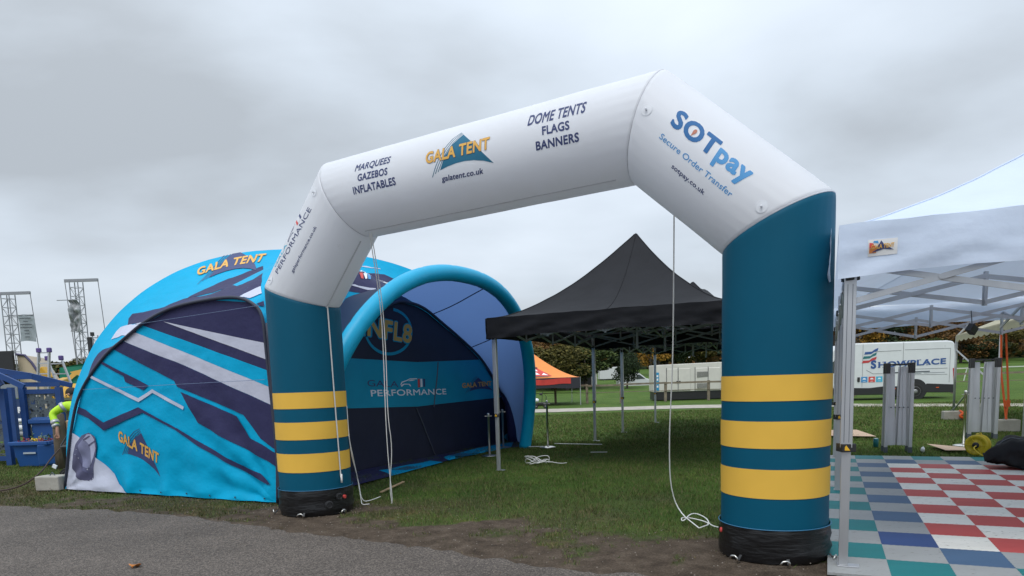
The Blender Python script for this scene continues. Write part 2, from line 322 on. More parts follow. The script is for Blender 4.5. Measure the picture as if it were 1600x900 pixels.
BC_SEAMS=[[(2.805, 1.007), (3.435, -0.043)], [(3.612, 1.897), (3.406, 1.001)]]
RAB=[('navy', [(0.263, 0.575), (0.265, 0.625), (0.285, 0.533), (0.302, 0.467), (0.32, 0.417), (0.338, 0.375), (0.355, 0.333), (0.372, 0.3), (0.383, 0.308), (0.395, 0.3), (0.41, 0.3), (0.43, 0.267), (0.448, 0.242), (0.47, 0.208), (0.487, 0.192), (0.503, 0.183), (0.503, 0.208), (0.503, 0.233), (0.503, 0.258), (0.5, 0.292), (0.598, 0.175), (0.608, 0.2), (0.613, 0.233), (0.623, 0.267), (0.625, 0.317), (0.628, 0.367), (0.657, 0.267), (0.667, 0.208), (0.662, 0.175), (0.657, 0.133), (0.652, 0.1), (0.647, 0.05), (0.645, 0.008), (0.633, 0.008), (0.62, 0.008), (0.61, 0.0), (0.6, 0.0), (0.588, 0.0), (0.575, 0.0), (0.562, 0.0), (0.55, 0.0), (0.537, 0.0), (0.525, 0.0), (0.515, 0.0), (0.478, 0.05), (0.47, 0.042), (0.463, 0.033), (0.46, 0.017), (0.453, 0.008), (0.422, 0.05), (0.413, 0.05), (0.355, 0.183), (0.323, 0.275), (0.3, 0.342), (0.278, 0.425)]), ('navy', [(0.427, 0.25), (0.422, 0.3), (0.427, 0.317), (0.432, 0.333), (0.435, 0.358), (0.438, 0.375), (0.44, 0.4), (0.44, 0.433), (0.443, 0.458), (0.445, 0.483), (0.45, 0.492), (0.453, 0.517), (0.455, 0.542), (0.455, 0.583), (0.458, 0.608), (0.458, 0.65), (0.46, 0.675), (0.482, 0.567), (0.485, 0.517), (0.492, 0.45), (0.505, 0.383), (0.5, 0.358), (0.5, 0.325), (0.503, 0.292), (0.505, 0.258), (0.492, 0.258), (0.492, 0.233), (0.49, 0.217), (0.473, 0.233), (0.463, 0.233), (0.45, 0.242), (0.435, 0.258)]), ('white', [(0.253, 0.525), (0.265, 0.475), (0.285, 0.392), (0.307, 0.308), (0.325, 0.267), (0.348, 0.208), (0.375, 0.142), (0.38, 0.092), (0.375, 0.067), (0.367, 0.058), (0.338, 0.117), (0.318, 0.158), (0.273, 0.308), (0.24, 0.45), (0.242, 0.492), (0.245, 0.525)]), ('navy', [(0.225, 0.408), (0.253, 0.283), (0.31, 0.075), (0.32, 0.0), (0.307, 0.0), (0.285, 0.025), (0.278, 0.008), (0.263, 0.017), (0.242, 0.05), (0.233, 0.042), (0.228, 0.008), (0.2, 0.192), (0.198, 0.275), (0.198, 0.342), (0.2, 0.392), (0.203, 0.433), (0.21, 0.45)]), ('white', [(0.647, 0.0), (0.65, 0.058), (0.655, 0.108), (0.66, 0.158), (0.667, 0.208), (0.682, 0.142), (0.677, 0.108), (0.672, 0.067), (0.667, 0.033), (0.655, 0.025)]), ('navy', [(0.685, 0.008), (0.693, 0.1), (0.7, 0.075), (0.693, 0.033)])]
RAB_LOGO=[(0.355, 0.725), (0.443, 0.767), (0.338, 0.875)]
ATT=[(0.312, 0.325), (0.357, 0.258), (0.422, 0.225), (0.578, 0.683)]
RBC=[('navy', [(0.398, 0.525), (0.432, 0.517), (0.47, 0.55), (0.515, 0.642), (0.527, 0.667), (0.54, 0.683), (0.55, 0.7), (0.557, 0.675), (0.565, 0.65), (0.565, 0.567), (0.535, 0.467), (0.5, 0.358), (0.432, 0.225), (0.413, 0.217), (0.398, 0.233), (0.378, 0.242), (0.357, 0.258), (0.345, 0.3), (0.333, 0.358), (0.348, 0.4), (0.362, 0.433), (0.38, 0.483)]), ('white', [(0.508, 0.758), (0.522, 0.783), (0.532, 0.8), (0.54, 0.792), (0.55, 0.808), (0.557, 0.808), (0.555, 0.792), (0.547, 0.792), (0.537, 0.775), (0.527, 0.767), (0.52, 0.767), (0.508, 0.758)]), ('white', [(0.348, 0.408), (0.362, 0.375), (0.367, 0.342), (0.378, 0.308), (0.39, 0.267), (0.405, 0.233), (0.398, 0.217), (0.38, 0.25), (0.37, 0.292), (0.36, 0.342), (0.35, 0.392)])]
RBC_TEXT=[(0.333, 0.567), (0.515, 0.442), (0.35, 0.6)]
RBC_BARS=[('red', [(0.415, 0.483), (0.43, 0.483), (0.403, 0.392), (0.398, 0.408)]), ('white', [(0.427, 0.467), (0.453, 0.5), (0.415, 0.383), (0.408, 0.383)]), ('blue', [(0.445, 0.475), (0.473, 0.517), (0.425, 0.367), (0.417, 0.375)])]
ARCH_J=[(-2.389, 8.126, 0.0), (-2.389, 8.126, 2.545), (-1.668, 7.717, 3.51), (1.275, 6.044, 3.578), (2.165, 5.539, 2.646), (2.165, 5.539, 0.0)]
ARCH_R=0.419
ARCH_N=(-0.494, -0.869)
TX={'MARQUEES': (2, [(0.427, 0.127), (0.893, 0.12), (0.421, 0.199)]), 'GAZEBOS': (2, [(0.472, 0.017), (0.858, 0.008), (0.474, 0.084)]), 'INFLATABLES': (2, [(0.401, -0.098), (0.948, -0.101), (0.398, -0.029)]), 'DOME TENTS': (2, [(2.411, 0.127), (2.963, 0.11), (2.41, 0.229)]), 'FLAGS': (2, [(2.56, 0.011), (2.817, 0.002), (2.556, 0.082)]), 'BANNERS': (2, [(2.49, -0.1), (2.894, -0.109), (2.493, -0.032)]), 'LOGO': (2, [(1.324, 0.019), (2.031, 0.009), (1.328, 0.122)]), 'galatent.co.uk': (2, [(1.476, -0.17), (1.929, -0.182), (1.487, -0.123)]), 'SOTpay': (3, [(0.298, 0.09), (1.096, 0.072), (0.276, 0.222)]), 'Secure Order Transfer': (3, [(0.298, -0.037), (1.063, -0.064), (0.298, 0.004)]), 'sotpay.co.uk': (3, [(0.523, -0.152), (0.873, -0.166), (0.52, -0.119)]), 'PERFORMANCE': (1, [(0.196, 0.084), (1.037, 0.042), (0.185, 0.157)]), 'GALA': (1, [(0.206, 0.199), (0.516, 0.165), (0.164, 0.328)]), 'galaperformance.co.uk': (1, [(0.339, -0.099), (0.923, -0.114), (0.339, -0.065)]), 'CARBOX': (1, [(0.553, 0.186), (0.847, 0.129), (0.517, 0.328)]), 'DROP': (3, [(0.504, 0.151), (0.523, 0.152), (0.499, 0.167)]), 'PATCHES_R': (3, [(0.068, 0.066), (1.301, 0.014), (0.07, 0.078)]), 'PATCHES_L': (1, [(1.188, 0.126), (0.037, 0.167), (1.198, 0.12)])}
BANDS_R=[(1.469,), (1.271,), (1.116,), (0.906,), (0.743,), (0.514,), (0.298,)]
BANDS_L=[(1.431,), (1.247,), (1.091,), (0.89,), (0.73,), (0.512,), (0.313,)]
# ---------------- ground ----------------
EDGE = np.array([(-60, 27), (-20, 14.3), (-12, 11.25), (-7.09, 9.23), (-3.82, 7.92), (-1.23, 6.24), (.48, 5.18), (1.8, 4.35), (2.6, 3.8), (8, .3), (20, -8)])
def ye(x): return np.interp(x, EDGE[:, 0], EDGE[:, 1])
_perm = rng.permutation(4096)
def vnoise(x, y):
    xi = np.floor(x).astype(int); yi = np.floor(y).astype(int); fx = x-xi; fy = y-yi; fx = fx*fx*(3-2*fx); fy = fy*fy*(3-2*fy)
    h = lambda a, b: _perm[(a*73+b*311) % 4096]/4095.
    return (h(xi, yi)*(1-fx)+h(xi+1, yi)*fx)*(1-fy)+(h(xi, yi+1)*(1-fx)+h(xi+1, yi+1)*fx)*fy
def fbm(x, y, s=1.0, o=4):
    t = 0; a = .5
    for k in range(o): t = t+a*vnoise(x*s*2**k+17*k+400, y*s*2**k+9*k+400); a *= .5
    return t/(1-.5**o)
def cover(x, y):
    d = (y-ye(x))*.86
    left = np.clip((-2.2-x)/1.2, 0, 1)
    base = np.clip((d-.3)/1.9, 0, 1)**.75*(1-left) + np.clip(.27+d*.16, 0, .55)*left
    base = np.where((d > 3.4) | (x < -8.5), np.maximum(base, np.clip(.4+.25*d, 0, 1)), base)
    n = fbm(x, y, 1.7)-.5; n2 = fbm(x, y, 6.0)-.5
    c = base+n*1.25+n2*.75
    tf = fbm(x+31, y+7, 2.1); c = c+np.clip((tf-.60)/.05, 0, 1)*.55*(d > .12)*(d < 2.6)
    c = np.where(d < .05, c-.5, c)
    # worn ground around the arch foot, and a verge clump
    for cx, cy, r, a in ((1.7, 5.2, 1.0, .7), (-.6, 6.8, .8, .35), (.6, 5.9, .8, .3), (-2.6, 7.9, .7, .5)):
        c = c-a*np.exp(-((x-cx)**2+(y-cy)**2)/r**2)
    return np.clip(c, 0, 1)
def worn(x, y):
    d = (y-ye(x))*.86; left = np.clip((-2.2-x)/1.2, 0, 1)
    w = np.clip(1.15-d/(3.6-.6*left), 0, 1)*(.75+.25*left)+(fbm(x, y, 1.1)-.5)*1.5*np.clip(1.6-d/4.5, 0, 1)
    return np.clip(w, 0, .95)
def hill(x, y):
    t = np.clip((y-58)/70, 0, 1); return t*t*(3-2*t)*2.6
def axis(lo, hi, st, far0, far1):
    a = list(np.arange(lo, hi+st/2, st)); s = st
    b = []; v = hi
    while v < far1: s *= 1.18; v += s; b.append(v)
    c = []; v = lo; s = st
    while v > far0: s *= 1.18; v -= s; c.append(v)
    return np.array(c[::-1]+a+b)
def build_ground():
    xs = axis(-10, 11, .08, -420, 420); ys = axis(3.0, 17, .08, -60, 700)
    X, Y = np.meshgrid(xs, ys, indexing='ij')
    cov = cover(X, Y)
    near = (np.abs(X) < 14) & (Y < 22)
    Z = hill(X, Y)+np.where(near, (fbm(X, Y, 3.1)-.5)*.035*np.clip((Y-ye(X))/1.2, 0, 1)+(fbm(X, Y, 9)-.5)*.02*cov*np.clip((Y-ye(X))/1.0, 0, 1), 0)-.012
    Z = np.where((X > 2.0) & (X*.416+Y*.909 > 5.4) & (X < 11) & (Y < 12.2) & ((X-2.29)*.909-(Y-4.83)*.416 > -.15), -.02, Z)
    v = np.stack([X, Y, Z], -1).reshape(-1, 3); ni, nj = X.shape
    i, j = np.meshgrid(np.arange(ni-1), np.arange(nj-1), indexing='ij'); a = (i*nj+j).ravel()
    f = np.stack([a, a+nj, a+nj+1, a+1], -1)
    me = bpy.data.meshes.new('ground'); me.from_pydata(v.tolist(), [], f.tolist())
    at = me.attributes.new('cover', 'FLOAT', 'POINT'); at.data.foreach_set('value', cov.ravel().astype(np.float32))
    at = me.attributes.new('worn', 'FLOAT', 'POINT'); at.data.foreach_set('value', worn(X, Y).ravel().astype(np.float32))
    me.polygons.foreach_set('use_smooth', [True]*len(f))
    m = bpy.data.materials.new('grass_and_soil'); m.use_nodes = True; nt = m.node_tree; N = nt.nodes; L = nt.links; p = N['Principled BSDF']; p.inputs['Roughness'].default_value = .95; p.inputs['Specular IOR Level'].default_value = .15
    geo = N.new('ShaderNodeNewGeometry'); att = N.new('ShaderNodeAttribute'); att.attribute_name = 'cover'
    def noise(s, d=6, r=.6):
        n = N.new('ShaderNodeTexNoise'); n.inputs['Scale'].default_value = s; n.inputs['Detail'].default_value = d; n.inputs['Roughness'].default_value = r; L.new(geo.outputs['Position'], n.inputs['Vector']); return n.outputs[0]
    def ramp(src, *st):
        r = N.new('ShaderNodeValToRGB'); L.new(src, r.inputs[0]); e = r.color_ramp.elements
        e[0].position, e[0].color = st[0][0], (*st[0][1], 1); e[1].position, e[1].color = st[-1][0], (*st[-1][1], 1)
        for q in st[1:-1]: x = e.new(q[0]); x.color = (*q[1], 1)
        return r.outputs[0]
    def mix(f, a, b, bt='MIX'):
        x = N.new('ShaderNodeMix'); x.data_type = 'RGBA'; x.blend_type = bt
        if isinstance(f, float): x.inputs[0].default_value = f
        else: L.new(f, x.inputs[0])
        L.new(a, x.inputs[6]); L.new(b, x.inputs[7]); return x.outputs[2]
    soil = ramp(noise(5), (.3, (.058, .044, .033)), (.55, (.108, .084, .064)), (.75, (.155, .125, .098)))
    soilf = ramp(noise(60, 4, .8), (.35, (.55, .55, .55)), (.65, (1.35, 1.3, 1.25)))
    soil = mix(1.0, soil, soilf, 'MULTIPLY')
    grass = ramp(noise(.35, 5, .65), (.3, (.050, .095, .017)), (.52, (.070, .128, .023)), (.72, (.098, .152, .033)))
    gf = ramp(noise(45, 3, .8), (.3, (.45, .5, .4)), (.5, (.95, .95, .9)), (.7, (1.5, 1.45, 1.4)))
    grass = mix(1.0, grass, gf, 'MULTIPLY')
    w_ = N.new('ShaderNodeAttribute'); w_.attribute_name = 'worn'; dull = ramp(noise(14, 5, .75), (.3, (.040, .038, .018)), (.5, (.078, .070, .036)), (.7, (.135, .112, .068)))
    grass = mix(w_.outputs['Fac'], grass, dull)
    gp = ramp(noise(1.3, 6, .75), (.42, (.85, .9, .9)), (.55, (1.05, 1, 1)), (.68, (1.55, 1.02, 1.1)))
    grass = mix(1.0, grass, gp, 'MULTIPLY')
    ad = N.new('ShaderNodeMath'); ad.operation = 'MULTIPLY_ADD'; L.new(noise(22, 4, .7), ad.inputs[0]); ad.inputs[1].default_value = .9; L.new(att.outputs['Fac'], ad.inputs[2])
    mr = N.new('ShaderNodeMapRange'); mr.inputs[1].default_value = .62; mr.inputs[2].default_value = .95; L.new(ad.outputs[0], mr.inputs[0])
    L.new(mix(mr.outputs[0], soil, grass), p.inputs['Base Color'])
    b = N.new('ShaderNodeBump'); b.inputs['Strength'].default_value = .9; b.inputs['Distance'].default_value = .03; L.new(noise(30, 6, .75), b.inputs['Height']); L.new(b.outputs[0], p.inputs['Normal'])
    me.materials.append(m); o = bpy.data.objects.new('ground', me); COL.objects.link(o); tag(o, kind='structure')
    return o
build_ground()
def build_asphalt():
    xs = np.concatenate([np.arange(-60, -12, .5), np.arange(-12, 4, .03), np.arange(4, 21, .3)])
    edge = ye(xs)+(fbm(xs, xs*0+3, 1.3)-.5)*.3+(fbm(xs, xs*0+7, 7)-.5)*.22
    vs = []; K = [0, .04, .3, 1.2, 4, 12, 40]
    for x, e in zip(xs, edge):
        for k in K: vs.append((x, e-k, .0 if k == 0 else .010))
    nk = len(K); fs = [(i*nk+j, i*nk+j+1, (i+1)*nk+j+1, (i+1)*nk+j) for i in range(len(xs)-1) for j in range(nk-1)]
    b = MB(); b.add(vs, fs)
    m = bpy.data.materials.new('asphalt'); m.use_nodes = True; nt = m.node_tree; N = nt.nodes; L = nt.links; p = N['Principled BSDF']; p.inputs['Roughness'].default_value = .85; p.inputs['Specular IOR Level'].default_value = .3
    geo = N.new('ShaderNodeNewGeometry')
    vo = N.new('ShaderNodeTexVoronoi'); vo.inputs['Scale'].default_value = 105; L.new(geo.outputs['Position'], vo.inputs['Vector'])
    r1 = N.new('ShaderNodeValToRGB'); e = r1.color_ramp.elements; e[0].position = .0; e[0].color = (.048, .040, .035, 1); e[1].position = .92; e[1].color = (.185, .157, .135, 1); x = e.new(.5); x.color = (.092, .078, .068, 1)
    sp = N.new('ShaderNodeSeparateXYZ'); L.new(vo.outputs['Color'], sp.inputs[0]); L.new(sp.outputs[0], r1.inputs[0])
    n = N.new('ShaderNodeTexNoise'); n.inputs['Scale'].default_value = 1.1; n.inputs['Detail'].default_value = 6; L.new(geo.outputs['Position'], n.inputs['Vector'])
    r2 = N.new('ShaderNodeMapRange'); r2.inputs[1].default_value = .3; r2.inputs[2].default_value = .7; r2.inputs[3].default_value = .82; r2.inputs[4].default_value = 1.15; L.new(n.outputs[0], r2.inputs[0])
    vm = N.new('ShaderNodeVectorMath'); vm.operation = 'SCALE'; L.new(r1.outputs[0], vm.inputs[0]); L.new(r2.outputs[0], vm.inputs['Scale']); L.new(vm.outputs[0], p.inputs['Base Color'])
    bp = N.new('ShaderNodeBump'); bp.inputs['Strength'].default_value = .8; bp.inputs['Distance'].default_value = .006; L.new(vo.outputs['Distance'], bp.inputs['Height']); L.new(bp.outputs[0], p.inputs['Normal'])
    return tag(b.build('asphalt_road', m), kind='structure')
build_asphalt()
def build_path():
    P = [(-60, 40), (-20, 36), (.95, 31.8), (9.3, 31.2), (14, 28.0), (17.9, 24.6), (26, 18.5), (45, 6)]
    wd = [3.4, 3.4, 3.2, 3.2, 3.0, 2.7, 2.6, 2.6]
    xs = np.linspace(-60, 45, 240); px = [p[0] for p in P]; yc = np.interp(xs, px, [p[1] for p in P]); yc = np.convolve(np.pad(yc, 6, mode='edge'), np.ones(13)/13, 'valid'); ww = np.interp(xs, px, wd)
    b = MB(); vs = []
    for i, (x, y, w) in enumerate(zip(xs, yc, ww)):
        e1 = (fbm(np.array([x]), np.array([1.]), 1.5)[0]-.5)*.3; e2 = (fbm(np.array([x]), np.array([8.]), 1.5)[0]-.5)*.3
        vs += [(x, y-w/2+e1, .004), (x, y-w/4, .022), (x, y+w/4, .022), (x, y+w/2+e2, .004)]
    b.add(vs, [(i*4+j, (i+1)*4+j, (i+1)*4+j+1, i*4+j+1) for i in range(len(xs)-1) for j in range(3)])
    tag(b.build('gravel_path', mat('gravel', (.36, .33, .28), rough=.9, var=.25, vscale=3, bump=.5, bscale=30, dirt=(.13, .14, .07, .62), dscale=1.2)), kind='structure')
build_path()
def blades(name, label, n, xr, yr, hh, ww, mats, power=1.6, thr=.25):
    """grass blades as single leaf-shaped triangles, denser towards the camera side"""
    x = rng.uniform(*xr, n); t = rng.random(n)**power; y = yr[0]+(yr[1]-yr[0])*t
    vis = np.abs(x) < (y*.78+1.2); c = cover(x, y)+(fbm(x, y, 14)-.5)*.8
    fl = (x > 2.2) & ((x-2.29)*.909-(y-4.83)*.416 > -.03) & (x*.416+y*.909 > 5.3) & (y < 12.6) & ((x-2.29)*.416+(y-4.83)*.909 < 7.6)
    ok = vis & (c > thr) & (y > ye(x)+.03) & ~fl
    inpath = (y > 28) & (y < 34); ok &= ~inpath
    x, y, c = x[ok], y[ok], c[ok]; k = len(x)
    a = rng.uniform(0, 2*np.pi, k); h = hh*rng.uniform(.45, 1.2, k)*np.clip(.45+c*.6, .4, 1.1)*(.35+1.35*np.clip((fbm(x, y, 4.3)-.25)*1.8, 0, 1.1)); w = ww*rng.uniform(.7, 1.3, k)*(1+y/16); lean = rng.uniform(-.9, .9, (k, 2))*h[:, None]
    dx, dy = np.cos(a)*w/2, np.sin(a)*w/2
    V = np.zeros((k, 3, 3)); V[:, 0] = np.stack([x-dx, y-dy, np.full(k, -.01)], 1); V[:, 1] = np.stack([x+dx, y+dy, np.full(k, -.01)], 1); V[:, 2] = np.stack([x+lean[:, 0], y+lean[:, 1], h], 1)
    me = bpy.data.meshes.new(name); me.vertices.add(k*3); me.vertices.foreach_set('co', V.ravel()); me.loops.add(k*3); me.loops.foreach_set('vertex_index', np.arange(k*3)); me.polygons.add(k); me.polygons.foreach_set('loop_start', np.arange(k)*3)
    for m_ in mats: me.materials.append(m_)
    pr = np.array([.40, .22, .20, .18]); pr[3] += 0
    sel = rng.choice(4, k, p=pr/pr.sum()); ww_ = worn(x, y); sel = np.where(rng.random(k) < ww_*.75, rng.choice([3, 4, 5], k, p=[.25, .45, .30]), sel); me.polygons.foreach_set('material_index', sel.astype(np.int32)); me.update(calc_edges=True)
    o = bpy.data.objects.new(name, me); COL.objects.link(o); tag(o, label, 'grass', kind='stuff'); return o
gm = [mat('blade_a', (.080, .130, .028), rough=.7, spec=.15, var=.3, vscale=.9), mat('blade_b', (.130, .19, .045), rough=.7, spec=.15, var=.3, vscale=1.3), mat('blade_c', (.046, .078, .020), rough=.7, spec=.15), mat('blade_d', (.19, .155, .08), rough=.8, spec=.15), mat('blade_e', (.075, .068, .028), rough=.8, spec=.15), mat('blade_f', (.050, .060, .020), rough=.8, spec=.15)]
blades('grass', 'short worn grass beneath and around the tents and inflatable arch', 520000, (-14, 14), (4.6, 16), .034, .0045, gm, 1.1)
blades('grass', 'longer green grass between the tents and the pale gravel path', 260000, (-16, 22), (14, 29), .045, .008, gm, 1.1)
# loose grit and dead bits on the worn verge
def grit():
    b = MB()
    for i in range(1500):
        x = random.uniform(-8, 3); y = float(ye(x))+random.uniform(-.5, 2.0)**1
        s = random.uniform(.003, .009); b.mi = random.choice((0, 0, 1, 2, 2))
        z = .006 if y > ye(x) else .012
        a = random.uniform(0, 6.3); c, n_ = math.cos(a)*s, math.sin(a)*s
        b.add([(x-c, y-n_, z), (x+n_, y-c, z), (x+c, y+n_, z), (x-n_, y+c, z), (x, y, z+s*.8)], [(0, 1, 4), (1, 2, 4), (2, 3, 4), (3, 0, 4)])
    tag(b.build('grit', [mat('grit_a', (.22, .19, .16), rough=.9), mat('grit_b', (.24, .21, .18), rough=.9), mat('dead_stalk', (.10, .075, .045), rough=.9)]), 'small stones and dead stalks scattered along the worn verge', 'grit', kind='stuff')
grit()
# ---------------- chequered floor of clip-together tiles ----------------
TO = np.array([5.4976, 11.6797]); TU = np.array([.37675, -.17253]); TV = np.array([-.21381, -.45644])
def build_tiles():
    fl = bpy.data.objects.new('tile_floor', None); COL.objects.link(fl); fl.location = (float(TO[0]), float(TO[1]), 0); tag(fl, 'chequered floor of clip-together plastic tiles under the white marquee', kind='structure')
    cols = dict(teal=(.01, .165, .175), grey=(.30, .31, .31), blue=(.055, .11, .20), dark_blue=(.025, .06, .19), white=(.72, .70, .64), red=(.46, .065, .06))
    ms = {}
    T = 18; u = TU*.9985; v = TV*.9985
    def outline(z):
        P = []; A = .012
        s = lambda k: A if k % 2 else 0
        for k in range(T): P.append((k/T, s(k)))
        for k in range(T): P.append((1-(s(k)), k/T)) if 0 else P.append((1+s(k)*.6, k/T))
        for k in range(T, 0, -1): P.append((k/T, 1+s(k)))
        for k in range(T, 0, -1): P.append((s(k)*.6, k/T))
        return [(float(a*u[0]+b*v[0]), float(a*u[1]+b*v[1]), z) for a, b in P]
    for k, c in cols.items():
        b = MB(); o1 = outline(.020); o0 = outline(.0); n = len(o1); b.add(o1+o0, [tuple(range(n))[::-1]]+[(i, (i+1) % n, n+(i+1) % n, n+i) for i in range(n)])
        light = k in ('white', 'grey')
        m = mat('tile_'+k, c, rough=.6, spec=.25, var=.07, vscale=1.5, bump=.25, bscale=50, bdist=.004, dirt=(.14, .12, .09, .585 if light else .64), dscale=13, stretch=(1, 1, 1))
        # position-based dirt so that no two tiles share their marks
        nt = m.node_tree; g = nt.nodes.new('ShaderNodeNewGeometry')
        for nd in nt.nodes:
            if nd.type == 'MAPPING': nt.links.new(g.outputs['Position'], nd.inputs[0]); nd.inputs['Scale'].default_value = (1, 2.4, 1)
        ms[k] = b.mesh('floor_tile', m)
    NC, NR = 13, 15
    for i in range(NC):
        for j in range(NR):
            ring = min(i, j, NR-1-j, 99); odd = (i+j) % 2 == 1
            k = ('teal' if odd else 'grey') if ring == 0 else ('blue' if odd else 'grey') if ring == 1 else ('red' if odd else 'white')
            if (i, j) == (1, 12): k = 'dark_blue'
            q = TU*i+TV*j; t = inst('floor_tile', ms[k], fl, (float(q[0]), float(q[1]), random.uniform(-.0012, .0012)))
build_tiles()
# ---------------- the inflatable arch ----------------
AJ = [Vector(q) for q in ARCH_J]; AR_ = ARCH_R; AN = Vector((ARCH_N[0], ARCH_N[1], 0))
arch_cut = (.06, .05)
def arch_frame(k):
    a = (AJ[k+1]-AJ[k]).normalized(); m = AN.cross(a)
    if k == 2 and m.z < 0: m = -m
    return a, m
def arch_pt(k, s, al, off):
    a, m = arch_frame(k); th = al/AR_; R = AR_+off; _o = AN*math.cos(th)+m*math.sin(th); _p = AJ[k]+a*s+_o*AR_
    return AJ[k]+a*s+_o*(R+.004*mnoise.noise(_p*1.6)+.0015*mnoise.noise(_p*6))
def miter(k):
    d = []
    if k > 0: d.append((AJ[k]-AJ[k-1]).normalized())
    if k < 5: d.append((AJ[k+1]-AJ[k]).normalized())
    return sum(d, Vector()).normalized()
def arch_section(k, name, m, parent, n=112, z0=None, z1=None, dr=0, rows=14):
    a, mm = arch_frame(k); b = MB(); L_ = (AJ[k+1]-AJ[k]).length
    P0, N0, P1, N1 = AJ[k], miter(k), AJ[k+1], miter(k+1)
    if z0 is not None: P0 = V3(AJ[k].x, AJ[k].y, z0); N0 = V3(0, 0, 1)
    if z1 is not None: P1 = V3(AJ[k].x, AJ[k].y, z1); N1 = V3(0, 0, 1)
    vs = []
    for i in range(rows+1):
        t = i/rows
        for j in range(n):
            ph = 2*math.pi*j/n; o = (AN*math.cos(ph)+mm*math.sin(ph))
            e = min(t, 1-t)*rows
            R = AR_+dr
            if z0 is None and t < .5 and k > 0 or (z1 is None and t > .5 and k < 4):
                R -= .012*math.exp(-e/ .5)              # cloth drawn in at the welded seam
            q = AJ[k]+o*R
            s0 = (P0-q).dot(N0)/a.dot(N0); s1 = (P1-q).dot(N1)/a.dot(N1)
            tt = t if z0 is not None and z1 is not None else (.5-.5*math.cos(math.pi*t))
            p = q+a*(s0+(s1-s0)*tt)
            p = p+o*(.004*mnoise.noise(p*1.6)+.0015*mnoise.noise(p*6))
            sd_ = min((p-P0).length if k > 0 and z0 is None else 9, (P1-p).length if k < 4 else 9)-AR_*.75
            p = p+o*.0035*math.sin(ph*31+3*mnoise.noise(p*3))*math.exp(-max(sd_, 0)/.10)
            vs.append(p)
    b.add(vs, [(i*n+j, i*n+(j+1) % n, (i+1)*n+(j+1) % n, (i+1)*n+j) for i in range(rows) for j in range(n)])
    return b.build(name, m, parent, smooth=True)
def build_arch():
    R = thing('inflatable_arch', ((AJ[0].x+AJ[5].x)/2, (AJ[0].y+AJ[5].y)/2, 0), 'large white inflatable event arch on teal legs with yellow bands', 'inflatable arch')
    for k, bands, zb in ((0, [q[0] for q in BANDS_L], .30), (4, [q[0] for q in BANDS_R], .27)):
        j = 0 if k == 0 else 5; base = AJ[j]
        if k == 0: lg = arch_section(0, 'leg', M_teal, R, z0=.04, rows=24)
        else:
            lg = arch_section(4, 'leg', M_teal, R, z1=.05, rows=24)
        for q in range(3):
            hi, lo = bands[2*q], bands[2*q+1]
            b = MB(); n = 112; vs = []
            for z in np.linspace(lo, hi, 4):
                for i in range(n):
                    ph = 2*math.pi*i/n; o = (AN*math.cos(ph)+AN.cross(V3(0, 0, 1))*math.sin(ph)); p = V3(base.x, base.y, z)+o*(AR_+.004); p = p+o*(.004*mnoise.noise(p*1.6)+.0015*mnoise.noise(p*6)); vs.append(p)
            b.add(vs, [(i*n+jj, i*n+(jj+1) % n, (i+1)*n+(jj+1) % n, (i+1)*n+jj) for i in range(3) for jj in range(n)])
            b.build('yellow_band', M_yel, R, smooth=True)
        b = MB(); n = 96; zs = [.0, .03, .09, .14, .19, zb-.02, zb]; vs = []
        for i, z in enumerate(zs):
            for jj in range(n):
                ph = 2*math.pi*jj/n; r = AR_+.010-(.004 if i == 0 else 0)+(.012 if i in (2, 4) else 0); c = V3(math.cos(ph), math.sin(ph), 0)
                r += .014*mnoise.noise(V3(math.cos(ph)*3, math.sin(ph)*3, z*16))*(1 if 0 < i < 6 else .2)
                vs.append(V3(base.x, base.y, z)+c*r)
        b.add(vs, [(i*n+jj, i*n+(jj+1) % n, (i+1)*n+(jj+1) % n, (i+1)*n+jj) for i in range(len(zs)-1) for jj in range(n)])
        sl = b.build('base_sleeve', M_blackpvc, R, smooth=True)
        # pale blue welt between cloth and sleeve
        b = MB(); b.tube([V3(base.x+math.cos(t)*(AR_+.018), base.y+math.sin(t)*(AR_+.018), zb+.002) for t in np.linspace(0, 2*math.pi, 65)], .004, 6, False)
        b.build('welt', mat('welt_blue', (.03, .16, .30), rough=.5), R, smooth=True)
        # steel pegs through the webbing loops
        for ang in ((-2.5, -1.7, -.75, .2) if k == 4 else (-2.75, -1.62, -.6)):
            d = V3(math.cos(ang), math.sin(ang), 0); p = base+d*(AR_+.03)
            b = MB(); b.bar(p+V3(0, 0, .05), p+d*.04+V3(0, 0, .012), .022, .006); b.build('webbing_loop', M_plastic, R)
            b = MB(); c = p+d*.055; tg = d.cross(V3(0, 0, 1))
            b.tube([c+V3(0, 0, .0)-d*.01, c+V3(0, 0, .035), c+V3(0, 0, .05)+tg*.02, c+V3(0, 0, .045)+tg*.05, c+V3(0, 0, .02)+tg*.07], .008, 8); b.build('ground_peg', M_chrome, R, smooth=True)
    # blower port and valve on the far leg
    base = AJ[0]
    for ang, z, c_, rr_ in ((-.68, .20, M_plastic, .045), (-.98, .12, M_plastic, .05)):
        d = V3(math.cos(ang), math.sin(ang), 0); b = MB(); b.lathe(base+d*(AR_+.0)+V3(0, 0, z), [(rr_, 0), (rr_, .035), (rr_*.7, .04), (rr_*.6, .03)], 16, d); b.build('valve', c_, R)
    d = V3(math.cos(-.5), math.sin(-.5), 0); b = MB(); b.lathe(base+d*(AR_+.01)+V3(0, 0, .19), [(.022, 0), (.022, .03), (.012, .032)], 12, d); b.build('red_button', M_red_p, R)
    d = V3(math.cos(-3.12), math.sin(-3.12), 0); b = MB(); b.lathe(AJ[5]+d*(AR_+.005)+V3(0, 0, .20), [(.022, 0), (.022, .02), (.014, .025)], 12, d); b.build('red_button', M_red_p, R)
